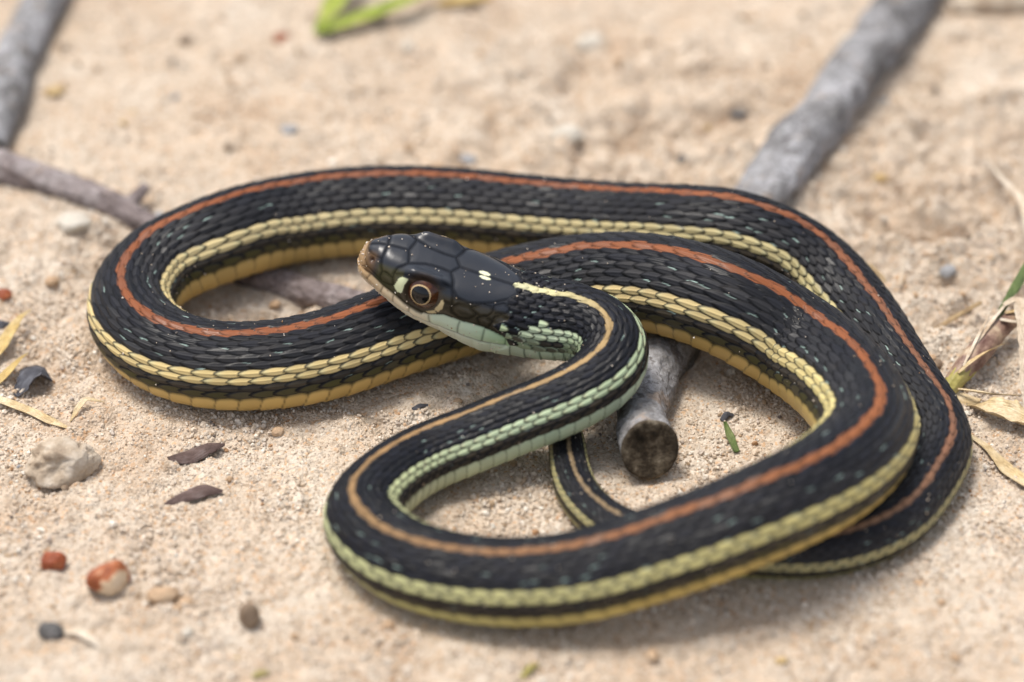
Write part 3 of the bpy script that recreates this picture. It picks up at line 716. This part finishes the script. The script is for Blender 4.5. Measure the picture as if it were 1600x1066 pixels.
stone('pebble', -55.7, 83.4, (1.4, 1.1, .9), 'brown', 'round brown pebble on the far smooth sand', 33, .3, .3, .2, .4, cat='pebble')
stone('pebble', -39.4, 84.5, (1.4, 1.1, .9), 'red', 'reddish brown pebble near the yellow green leaves', 34, .3, .3, .2, .4, cat='pebble')
stone('stone', 86.5, 95.5, (9.5, 4.0, 3.2), 'rough', 'long pale stone lying against the far end of the branch', 37, .1, .3, .25, .5)
stone('pebble', -55.6, 32.0, (1.7, 1.4, 1.2), 'grey', 'pale grey pebble where the mauve twig passes under the snake', 38, .5, .3, .25, .8, cat='pebble')
stone('pebble', -33.2, -21.6, (.95, .85, .8), 'tan', 'small tan pebble lying alone between bark chip and snake', 39, .5, .3, .25, .6, 3, cat='pebble')
stone('pebble', 51.0, 59.5, (1.1, .9, .8), 'red', 'dark red crumb tucked against the underside of the grey branch', 41, .5, .3, .25, .6, 3, cat='pebble')
stone('pebble', -76.5, 10.6, (1.3, 1.1, .9), 'red', 'rusty red pebble above the yellow straw blades', 42, .5, .3, .25, .6, 3, cat='pebble')

# small loose gravel that can still be told apart
LANDMARKS = [(-62.8, -28.8, 'near the rough lumpy stone'), (-44, -30, 'by the bark chips'), (-56, -54, 'near the red pebbles'), (-34, -60, 'by the brown seed'), (0, -68, 'in front of the lowest coil'), (45, -62, 'in front of the lowest coil'),
    (-5, -43, 'inside the loop below the head'), (30, -22, 'inside the coil round the cut branch'), (-36, 4, 'inside the loop beyond the head'), (-72, -8, 'among the yellow straw'), (-68, 28, 'near the white stone and mauve twig'), (-78, 66, 'beside the straight grey twig'),
    (-45, 60, 'behind the far coil near the grey pebble'), (-33, 88, 'near the green sprig'), (9, 54, 'by the cream white stone'), (14, 84, 'by the clean white stone'), (0, 40, 'just behind the far coil'), (35, 60, 'beside the thick branch'), (58, 55, 'between the thick branch and bleached stalk'),
    (66, 20, 'near the angular grey pebble'), (64, -8, 'by the grass shoot'), (68, -28, 'below the torn husk'), (78, 45, 'near the bleached stalk'), (80, 85, 'near the long pale stone'), (62, -50, 'beside the outermost bend of the snake')]
def near_label(lab, x, y, r):
    w = min(LANDMARKS, key=lambda q: (q[0] - x) ** 2 + (q[1] - y) ** 2)[2]
    return lab.replace('small', 'chunky' if r > .85 else ('tiny' if r < .55 else 'small')).replace('loose on the sand', w)
protos = {}
kinds = [('tan', 'small tan pebble loose on the sand', 'tan pebbles on the sand'), ('white', 'small whitish pebble loose on the sand', 'whitish pebbles on the sand'), ('grey', 'small grey pebble loose on the sand', 'grey pebbles on the sand'), ('brown', 'small brown pebble loose on the sand', 'brown pebbles on the sand'), ('ochre', 'small amber pebble loose on the sand', 'amber pebbles on the sand')]
for kname, *_ in kinds: protos[kname] = [stone_mesh('gravel', 1, .82, .72, 60 + 7 * q, .25, .7, 2) for q in range(3)]
for kname in protos:
    for me in protos[kname]: me.materials.append(SM[kname])
rg = np.random.default_rng(5); gpos = []
while len(gpos) < 190:
    x, y = rg.uniform(-88, 88), rg.uniform(-68, 92)
    if abs(x) > 66 + (y + 70) * .14: continue
    if rg.random() > (.35 + .65 * sstep(-40, 30, np.array(y + .5 * x))): continue
    gpos.append((x, y))
gp = np.array(gpos); clr = snake_clear(gp[:, 0], gp[:, 1]); gz = ground_at(gp[:, 0], gp[:, 1])
for (x, y), c, z in zip(gpos, clr, gz):
    if c < .6 or seg_dist(np.array([x]), np.array([y]), STICK)[0] < 5: continue
    kn, lab, grp = kinds[int(rg.choice(5, p=[.60, .13, .05, .15, .07]))]
    r = float(np.clip(rg.lognormal(-.38, .32), .4, 1.4))
    o = bpy.data.objects.new('pebble', protos[kn][int(rg.integers(3))]); COL.objects.link(o)
    o.location = Vector((x, y, z + r * .32)) * MM; o.scale = (r, r, r * rg.uniform(.7, 1)); o.rotation_euler = (rg.uniform(-.4, .4), rg.uniform(-.4, .4), rg.uniform(0, 6.28))
    tag(o, near_label(lab, x, y, r), 'pebble', grp)

# ============================================================ BARK CHIPS, STRAW, LEAVES
def gz1(x, y): return float(ground_at(np.array([[float(x)]]), np.array([[float(y)]]))[0, 0])
def blade(pts, width, thick=.12, cup=.25, seed=0, taper=(.2, 1, .05), step=.35, rag=0.0, nw=9, twist=0.0):
    """a leaf or straw through (x, y, z) points: cupped strip with two faces"""
    A = np.array(pts, float); d = np.r_[0, np.cumsum(np.linalg.norm(np.diff(A, axis=0), axis=1))]
    q = np.linspace(0, d[-1], max(12, int(d[-1] / step))); C = np.stack([np.interp(q, d, A[:, i]) for i in range(3)], -1)
    k = max(2, len(q) // 9); g = np.hanning(2 * k + 1); g /= g.sum()
    pad = np.concatenate([2 * C[:1] - C[k:0:-1], C, 2 * C[-1:] - C[-2:-k-2:-1]]); C = np.stack([np.convolve(pad[:, i], g, 'valid') for i in range(3)], -1)
    T = np.gradient(C, axis=0); T /= np.linalg.norm(T, axis=1)[:, None]
    L = np.cross(T, (0, 0, 1.0)); L /= np.linalg.norm(L, axis=1)[:, None]; U = np.cross(L, T)
    t = q / q[-1]
    tw = np.radians(twist) * t[:, None]
    L, U = L * np.cos(tw) + U * np.sin(tw), U * np.cos(tw) - L * np.sin(tw)
    wd = width / 2 * np.interp(t, np.linspace(0, 1, len(taper)), taper) * (1 + .16 * (fbm(q / 2.5, q * 0 + 3, 0, 2, seed) - .5) * 2)
    u = np.linspace(-1, 1, nw)
    W = wd[:, None] * u[None] * (1 + rag * (fbm(q[:, None] / .9 + u[None] * 0, np.sign(u)[None] * 4 + q[:, None] * 0, 0, 2, seed + 2) - .5) * (np.abs(u) > .8))
    Z = cup * wd[:, None] * (u[None] ** 2) + .06 * wd[:, None] * np.sin(u[None] * 14)
    th = thick * (1 - .75 * np.abs(u[None]) ** 3) * (.35 + .65 * np.minimum(1, wd[:, None] / (width / 2)))
    top = C[:, None] + L[:, None] * W[..., None] + U[:, None] * (Z + th / 2)[..., None]
    bot = C[:, None] + L[:, None] * W[..., None] + U[:, None] * (Z - th / 2)[..., None]
    loop = np.concatenate([top, bot[:, ::-1]], 1)
    nl = loop.shape[1]; v = loop.reshape(-1, 3)
    v = np.concatenate([v, loop[0].mean(0)[None], loop[-1].mean(0)[None]])
    f = grid_faces(len(q), nl, True); c = np.arange(nl); n0 = len(q) * nl
    uu = np.r_[np.tile(np.r_[u, u[::-1]], len(q)), 0, 0]; qq = np.r_[np.repeat(q, nl), q[0], q[-1]]
    blade.attrs = {'across': uu * width * .5, 'along': qq}
    return v, [f, np.stack([np.full(nl, n0), c, (c + 1) % nl], -1), np.stack([np.full(nl, n0 + 1), (len(q) - 1) * nl + (c + 1) % nl, (len(q) - 1) * nl + c], -1)]
def leafmat(name, stops, rough=.6, sc_=260, sss=0.0, stretch=None):
    m = M(name, rough, .35); co = m.coord()
    c = m.ramp(m.noise(sc_, 4, .6, co), stops)
    cx = m.n('ShaderNodeCombineXYZ'); m.l(m.attr('across', out='Fac'), cx.inputs[0]); m.l(m.math('MULTIPLY', m.attr('along', out='Fac'), .09), cx.inputs[1])
    fib = m.noise(7.0, 4, .65, cx.outputs[0])
    c = m.mix(c, m.ramp(fib, [(.30, (.42, .36, .30)), (.48, (.9, .87, .84)), (.62, (1.1, 1.1, 1.1))]), .8, 'MULTIPLY')
    c = m.mix(c, m.ramp(m.noise(1500, 3, .6, co), [(.3, (.6, .55, .5)), (.55, (1, 1, 1))]), .55, 'MULTIPLY')
    m.color(c); m.bump(m.math('ADD', fib, m.math('MULTIPLY', m.noise(1500, 3, .6, co), .5)), .8, .0003); return m.m
LM = dict(
    straw=leafmat('dry_straw', [(.3, (.48, .33, .15)), (.5, (.62, .48, .27)), (.7, (.74, .63, .44))]),
    yellow=leafmat('yellow_straw', [(.3, (.46, .30, .09)), (.5, (.58, .42, .16)), (.7, (.68, .55, .30))]),
    pale=leafmat('bleached_straw', [(.3, (.52, .40, .28)), (.5, (.68, .58, .45)), (.7, (.78, .71, .61))]),
    stalk=leafmat('brown_stalk', [(.3, (.22, .14, .07)), (.5, (.38, .27, .14)), (.7, (.5, .38, .22))]),
    green=leafmat('green_blade', [(.3, (.05, .085, .02)), (.5, (.095, .145, .035)), (.7, (.18, .22, .08))], .5),
    lime=leafmat('lime_leaf', [(.3, (.15, .22, .02)), (.5, (.28, .36, .04)), (.7, (.42, .46, .10))], .5),
    olive=leafmat('olive_sheath', [(.3, (.24, .22, .05)), (.5, (.38, .33, .10)), (.7, (.5, .42, .18))], .5),
    purple=leafmat('purple_sheath', [(.34, (.13, .065, .05)), (.46, (.25, .16, .12)), (.58, (.40, .29, .20)), (.72, (.58, .48, .35))], .45, 330),
    chip=leafmat('bark_chip_brown', [(.3, (.075, .045, .040)), (.5, (.14, .095, .085)), (.7, (.25, .20, .19))], .7, 330),
    slate=leafmat('flake_dark_slate', [(.3, (.028, .028, .036)), (.5, (.075, .078, .095)), (.7, (.17, .18, .21))], .5, 330),
)
def piece(name, pts, width, mat, parent=None, label=None, cat=None, rel=True, group=None, **kw):
    """pts (x, y, height over the sand) in mm"""
    P3 = [(x, y, (gz1(x, y) if rel else 0) + h) for x, y, h in pts]
    base = np.array([P3[0][0], P3[0][1], 0.0])
    v, f = blade(P3, width, **kw)
    if parent is not None: base = np.array(parent.location) / MM
    o = obj(name, mesh_np(name, (v - base) * MM, f, True, blade.attrs), LM[mat], parent)
    if parent is None: o.location = base * MM; tag(o, label, cat, group)
    return o
piece('bark_chip', [(-48.2, -27.2, .1), (-45.5, -26.2, .9), (-42.8, -24.9, 1.5), (-40.4, -24.6, 1.2)], 2.9, 'chip', label='curled reddish brown bark chip nearer the snake, lifted off the sand', cat='bark chip', cup=-.55, taper=(.25, .9, 1, .8, .15), thick=.35, seed=1, rag=.5)
piece('bark_chip', [(-47.8, -36.6, .0), (-45.4, -35.4, .6), (-42.6, -34.2, 1.3), (-39.9, -34.4, .7)], 2.7, 'chip', label='greyish brown bark chip half dusted with sand, farther from the snake', cat='bark chip', cup=-.55, taper=(.2, .7, 1, .9, .2), thick=.35, seed=2, rag=.5)
piece('bark_flake', [(-71.6, -12.4, .2), (-70.4, -10.2, 1.4), (-69.0, -8.0, 1.8), (-66.9, -8.6, .3)], 4.2, 'slate', label='dark slate grey bark flake curled beside the straw', cat='bark flake', cup=.45, taper=(.25, .9, 1, .2), thick=.14, seed=3, rag=1.2, twist=35)
piece('bark_flake', [(-77.5, 2.6, .2), (-76.0, 3.8, .8), (-74.8, 4.6, .4)], 2.6, 'slate', label='dark flake behind the yellow straw blades', cat='bark flake', cup=-.3, taper=(.4, 1, .4), thick=.3, seed=4, rag=.6)
piece('bark_flake', [(-14.3, -16.6, .15), (-13.2, -16.2, .5), (-12.0, -16.0, .3)], 1.0, 'slate', label='tiny black crumb of bark in the sand below the head', cat='bark flake', cup=-.3, taper=(.6, 1, .5), thick=.3, seed=5, rag=.8)
piece('straw', [(-78, -7.6, .6), (-75.1, -2.9, 1.2), (-72.6, 2.6, 2.4), (-71.4, 5.0, 3.0)], 2.2, 'yellow', label='broad yellow straw blade, upper of the two pointing at the snake', cat='straw', cup=.3, taper=(1, 1, .75, .06), thick=.25, seed=6)
piece('straw', [(-78, -14.5, .5), (-74.0, -10.3, .8), (-71.6, -5.6, 1.6), (-70.8, -4.0, 1.9)], 1.6, 'yellow', label='narrow yellow straw blade under the broad yellow one', cat='straw', cup=.3, taper=(1, 1, .7, .06), thick=.25, seed=7)
piece('straw', [(-78, -12.5, .3), (-73.5, -14.3, .5), (-68.5, -16.9, .5), (-66, -18.6, .4), (-62.2, -20.9, .2)], 1.5, 'straw', label='long bent straw lying flat on the sand by the rough stone', cat='straw', cup=.4, taper=(.8, 1, .9, 1, .1), thick=.25, seed=8)
piece('straw', [(-62.9, -18.8, .1), (-61.9, -16.6, 1.0), (-61.0, -15.2, 1.5), (-58.4, -15.3, .9)], 1.1, 'straw', label='small folded straw fragment between dark flake and snake', cat='straw', cup=.4, taper=(.15, 1, .8, .1), thick=.18, seed=9)
piece('straw', [(-58.8, -61.6, .5), (-56.8, -62.0, .9), (-54.5, -63.6, .5), (-52.4, -65.2, .2)], 1.6, 'pale', label='pale sliver of straw trailing from the dark slate pebble', cat='straw', cup=.4, taper=(.4, 1, .6, .1), thick=.18, seed=10)
piece('straw', [(62.0, 2.4, .2), (66.0, 4.6, 1.5), (70.0, 6.6, 3.0)], .85, 'stalk', label='short brown straw pointing up off the sand beside the snake', cat='straw', cup=.6, taper=(.9, 1, .8), thick=.5, seed=11, nw=5)
piece('straw', [(52.2, 20.4, .6), (54.6, 19.2, 1.8), (56.4, 15.6, 1.6), (56.9, 10.4, .3)], .7, 'stalk', label='thin curved stem arching against the snake', cat='straw', cup=.6, taper=(.5, 1, .9, .6), thick=.4, seed=12, nw=5)
piece('straw', [(58.5, 12.0, .2), (59.0, 14.5, 3), (59.6, 16.0, 6)], .55, 'pale', label='hair thin pale stem standing up behind the snake', cat='straw', cup=.6, taper=(.9, 1, .4), thick=.35, seed=13, nw=5)
piece('straw', [(74.5, 46.5, 4.5), (77.2, 38.4, 4.5), (79.2, 31.0, 4.2), (79.8, 22, 3.5), (80.2, 13, 2.5), (80.5, 4, 1.5)], 1.7, 'pale', label='long bleached straw stalk with a thin pointed tip', cat='straw', cup=.5, taper=(.06, .5, 1, 1, 1, 1), thick=.4, seed=14)
# the grass shoot at the right
gs = empty('grass_shoot', np.array([63.6, -11.2, 0]) * MM); tag(gs, 'uprooted grass shoot with purple sheath, green blade and dry husks beside the snake', 'grass')
v, f, ends = tube([(62.2, -13.6, .9, 1.2), (63.6, -11.4, 1.3, 1.55), (66.2, -8.4, 2.4, 1.8), (69.2, -5.0, 3.6, 1.6), (72.0, -1.6, 4.6, 1.3), (76, 1.2, 5.2, 1.05), (84, 4.0, 5.6, .95)], seed=2, nside=28, wob=.12)
obj('stem', mesh_np('stem', (v - np.array([63.6, -11.2, 0])) * MM, f), LM['olive'], gs)
v, f, ends = tube([(63.4, -11.6, 1.25, 1.4), (64.6, -10.2, 1.85, 1.72), (66.2, -8.4, 2.5, 1.98), (69.2, -5.0, 3.7, 1.82), (72.0, -1.6, 4.7, 1.5), (74.2, 0, 5.1, 1.25), (77.5, 1.8, 5.35, 1.02)], seed=2, nside=28, wob=.12, end0=False, end1=False, step=.3)
obj('sheath', mesh_np('sheath', (v - np.array([63.6, -11.2, 0])) * MM, f), LM['purple'], gs)
piece('leaf', [(70.0, -3.2, 5.2), (72.2, .6, 6.6), (74.6, 4.0, 8.6), (77.4, 8.0, 11.0), (81, 12, 13)], 1.5, 'green', gs, cup=-.4, taper=(.4, .9, 1, 1, .7), thick=.2, seed=22, rel=False)
piece('dry_leaf', [(71.8, -.4, 6.9), (74.0, .4, 7.8), (74.4, -4.4, 6.6), (73.6, -11.5, 4.0), (73.2, -19.0, 1.0)], 2.5, 'pale', gs, cup=.3, taper=(.3, 1, .75, .6, .3), thick=.14, seed=23, rel=False, rag=.5)
piece('husk', [(63.6, -12.6, .4), (65.4, -13.6, .9), (67.2, -14.4, .8)], 2.6, 'straw', gs, cup=-.5, taper=(.7, 1, .9), thick=.25, seed=24, rag=.5)
piece('husk', [(66.0, -15.4, .6), (67.0, -17.6, 1.4), (69.4, -19.4, 1.6), (73.6, -20.8, 1.0), (77, -22, .6)], 4.6, 'straw', label='broad torn straw husk curling on the sand below the grass shoot', cat='husk', cup=.55, taper=(.12, .75, 1, .8, .5), thick=.2, seed=25, rag=.8)
piece('straw', [(63.8, -21.4, .3), (66.8, -25.2, .7), (69.2, -29.2, .6), (72.5, -33.6, .4), (76, -38, .3)], 2.6, 'straw', label='flat straw blade below the torn husk, on the bare sand', cat='straw', cup=.35, taper=(.1, .5, 1, 1, .6), thick=.2, seed=26)
for q, (pp, wd, mt_) in enumerate((
        ([(67.0, -7.0, 4.6), (69.6, -3.6, 6.0), (72.8, .6, 7.0), (76.5, 5.2, 7.4)], .8, 'pale'), ([(64.2, -11.4, 3.0), (66.0, -10.6, 4.4), (68.6, -8.8, 4.9), (71.5, -6.2, 4.4)], .9, 'straw'),
        ([(65.0, -10.4, 3.6), (67.4, -6.2, 5.2), (69.4, -2.4, 6.4), (70.6, .6, 6.6)], .6, 'pale'), ([(71.0, -3.0, 6.2), (74.4, -3.2, 5.6), (78.0, -5.0, 4.0), (82, -8, 2.2)], 1.3, 'pale'),
        ([(72.0, -1.4, 6.2), (75.8, -.8, 6.6), (80.5, -1.8, 5.8)], 1.0, 'straw'), ([(64.0, -13.0, 1.4), (66.2, -14.6, 2.2), (69.4, -15.0, 1.9), (73.0, -14.2, 1.2)], .8, 'straw'))):
    piece('fibre', pp, wd, mt_, gs, cup=.5, taper=(.5, 1, .7, .15), thick=.12, seed=40 + q, rel=False, rag=.8, twist=60)
# green leaves far behind
gl_ = empty('green_sprig', np.array([-33.2, 85.3, 0]) * MM); tag(gl_, 'blurred yellow green sprig of two pointed leaves far behind the snake', 'plant')
piece('leaf', [(-33.4, 84.6, .8), (-31.2, 89.5, 2.4), (-28.6, 96.0, 3.6), (-25.5, 104, 4.5)], 4.0, 'lime', gl_, cup=.4, taper=(.35, 1, .9, .5), thick=.3, seed=31)
piece('leaf', [(-33.4, 84.6, .8), (-27.0, 86.6, 1.8), (-20.5, 90.2, 2.6), (-14.5, 95.0, 2.8), (-10, 100, 2)], 3.6, 'lime', gl_, cup=.4, taper=(.4, 1, .9, .7, .3), thick=.3, seed=32)
piece('straw', [(-13, 93.6, .6), (-8.5, 95.2, 1.2), (-3.5, 97.4, .8)], 3.4, 'yellow', label='ochre yellow leaf scrap beside the green sprig', cat='leaf', cup=.3, taper=(.4, 1, .5), thick=.3, seed=33)
bl = piece('leaf_scrap', [(30.2, -19.8, .7), (30.7, -22.2, .8), (31.6, -25.2, .3)], 1.15, 'green', label='tiny green leaf scrap on the sand inside the snake coil', cat='leaf', cup=.4, taper=(.4, 1, .7), thick=.25, seed=34)
piece('bark_flake', [(29.8, -18.6, .3), (30.6, -17.8, .8), (31.6, -17.8, .3)], 1.2, 'slate', label='dark purple crumb at the tip of the green leaf scrap', cat='bark flake', cup=-.3, taper=(.6, 1, .5), thick=.3, seed=35, rag=.8)
piece('leaf_scrap', [(-33.2, -70.4, .3), (-32.4, -69.6, .6), (-31.2, -69.2, .4)], .9, 'olive', label='blurred green crumb on the foreground sand, near the brown seed', cat='leaf', cup=.2, taper=(.6, 1, .5), thick=.3, seed=36)
piece('leaf_scrap', [(1.2, -69.6, .3), (2.4, -68.6, .8), (3.4, -67.8, .4)], 1.1, 'olive', label='blurred green crumb on the foreground sand, below the front coil', cat='leaf', cup=.2, taper=(.6, 1, .5), thick=.3, seed=37)
# ============================================================ LOOSE SAND GRAINS (geometry nodes)
def grain_group():
    g = bpy.data.node_groups.new('sand_grains', 'GeometryNodeTree')
    g.interface.new_socket('Geometry', in_out='INPUT', socket_type='NodeSocketGeometry'); g.interface.new_socket('Geometry', in_out='OUTPUT', socket_type='NodeSocketGeometry')
    N, L = g.nodes.new, g.links.new
    gi, go = N('NodeGroupInput'), N('NodeGroupOutput')
    join = N('GeometryNodeJoinGeometry')
    def named(nm, t):
        a = N('GeometryNodeInputNamedAttribute'); a.data_type = t; a.inputs[0].default_value = nm; return a.outputs[0]
    for k in range(4):
        ico = N('GeometryNodeMeshIcoSphere'); ico.inputs['Radius'].default_value = 1; ico.inputs['Subdivisions'].default_value = 1 if k < 3 else 2
        nz = N('ShaderNodeTexNoise'); nz.noise_dimensions = '4D'; nz.inputs['Scale'].default_value = 1.1; nz.inputs['W'].default_value = 3.7 * k + 1; nz.inputs['Detail'].default_value = 1
        sub = N('ShaderNodeVectorMath'); sub.operation = 'SUBTRACT'; sub.inputs[1].default_value = (.5, .5, .5); L(nz.outputs['Color'], sub.inputs[0])
        scl = N('ShaderNodeVectorMath'); scl.operation = 'SCALE'; scl.inputs['Scale'].default_value = 1.5; L(sub.outputs[0], scl.inputs[0])
        sp_ = N('GeometryNodeSetPosition'); L(ico.outputs[0], sp_.inputs[0]); L(scl.outputs[0], sp_.inputs['Offset'])
        mt = N('GeometryNodeSetMaterial'); L(sp_.outputs[0], mt.inputs[0]); mt.inputs['Material'].default_value = GRAIN
        inst = N('GeometryNodeInstanceOnPoints'); L(gi.outputs[0], inst.inputs['Points']); L(mt.outputs[0], inst.inputs['Instance'])
        cmp_ = N('FunctionNodeCompare'); cmp_.data_type = 'INT'; cmp_.operation = 'EQUAL'
        ii = [s for s in cmp_.inputs if s.type == 'INT']
        L(named('variant', 'INT'), ii[0]); ii[1].default_value = k
        L(cmp_.outputs[0], inst.inputs['Selection'])
        e2r = N('FunctionNodeEulerToRotation'); L(named('rot', 'FLOAT_VECTOR'), e2r.inputs[0]); L(e2r.outputs[0], inst.inputs['Rotation'])
        L(named('size', 'FLOAT_VECTOR'), inst.inputs['Scale'])
        L(inst.outputs[0], join.inputs[0])
    L(join.outputs[0], go.inputs[0]); return g
m = M('sand_grain', .45, .5); tint = m.attr('tint', 'INSTANCER')
m.color(tint); m.bump(m.noise(3, 2, .6), .2, .1)
m.b.inputs['Subsurface Weight'].default_value = 0
GRAIN = m.m
GG = grain_group()
def grains(name, P, size, parent=None, seed=3):
    r = np.random.default_rng(seed); n = len(P)
    me = bpy.data.meshes.new(name); me.vertices.add(n); me.vertices.foreach_set('co', (np.asarray(P) * MM).astype(np.float32).ravel())
    def add(k, t, a, f):
        at = me.attributes.new(k, t, 'POINT'); at.data.foreach_set(f, np.ascontiguousarray(a).ravel())
    s3 = np.asarray(size)[:, None] * r.uniform(.6, 1.15, (n, 3)) * MM
    add('size', 'FLOAT_VECTOR', s3.astype(np.float32), 'vector'); add('rot', 'FLOAT_VECTOR', r.uniform(0, 6.28, (n, 3)).astype(np.float32), 'vector')
    add('variant', 'INT', r.integers(0, 4, n).astype(np.int32), 'value')
    pal = np.array([(.50, .40, .30), (.57, .475, .375), (.63, .55, .455), (.70, .645, .56), (.42, .30, .19), (.38, .21, .10), (.16, .13, .11), (.50, .42, .35)])
    c = pal[r.choice(8, n, p=[.33, .29, .19, .06, .05, .02, .01, .05])] * r.uniform(.85, 1.12, (n, 1))
    add('tint', 'FLOAT_COLOR', np.c_[c, np.ones(n)].astype(np.float32), 'color')
    o = bpy.data.objects.new(name, me); COL.objects.link(o); me.materials.append(GRAIN)
    md = o.modifiers.new('scatter', 'NODES'); md.node_group = GG
    if parent: o.parent = parent
    return o
rg = np.random.default_rng(21)
def interp_ground(x, y):
    i = np.clip(np.searchsorted(gx, x) - 1, 0, len(gx) - 2); j = np.clip(np.searchsorted(gy, y) - 1, 0, len(gy) - 2)
    u = (x - gx[i]) / (gx[i+1] - gx[i]); v = (y - gy[j]) / (gy[j+1] - gy[j])
    return (GZ[j, i]*(1-u) + GZ[j, i+1]*u)*(1-v) + (GZ[j+1, i]*(1-u) + GZ[j+1, i+1]*u)*v
n = 105000
x = rg.uniform(-96, 96, n); y = rg.uniform(-76, 105, n)
keep = (np.abs(x) < 72 + (y + 70) * .15) & (rg.random(n) < np.where(y > 45, .45, 1.0))
x, y = x[keep], y[keep]
clump = fbm(x / 7, y / 7, 0, 3, 2)
sz = np.clip(np.exp(rg.normal(-1.78, .36, len(x))) * (.7 + .8 * sstep(.4, .7, clump)), .09, .62)
loose = grains('sand_grains', np.stack([x, y, interp_ground(x, y) + sz * .35], -1), sz)
tag(loose, 'loose tan and white sand grains strewn over the ground', 'sand', kind='stuff')
# grains stuck to the snake
ri = rg.integers(5, nr - 40, 1500); ci = rg.integers(0, nc, 1500)
PHs = np.abs(PH_[ri, ci]); ok = rg.random(1500) < np.where(PHs > 110, .6, .42)
# more of them round the snout and lips
r2 = rg.integers(0, int(np.searchsorted(S_, 26)), 700); c2 = rg.integers(0, nc, 700); ok2 = rg.random(700) < np.where(np.abs(PH_[r2, c2]) > 85, .5, .16) + .35 * (S_[r2] < 1.5)
ri, ci = np.r_[ri[ok], r2[ok2]], np.r_[ci[ok], c2[ok2]]
sz = np.clip(np.exp(rg.normal(-2.35, .35, len(ri))), .05, .22)
sg = grains('sand_specks', P_[ri, ci] + N_[ri, ci] * (sz * .4)[:, None] - base_pt, sz, snake, 9)
tag(sg, kind='stuff')
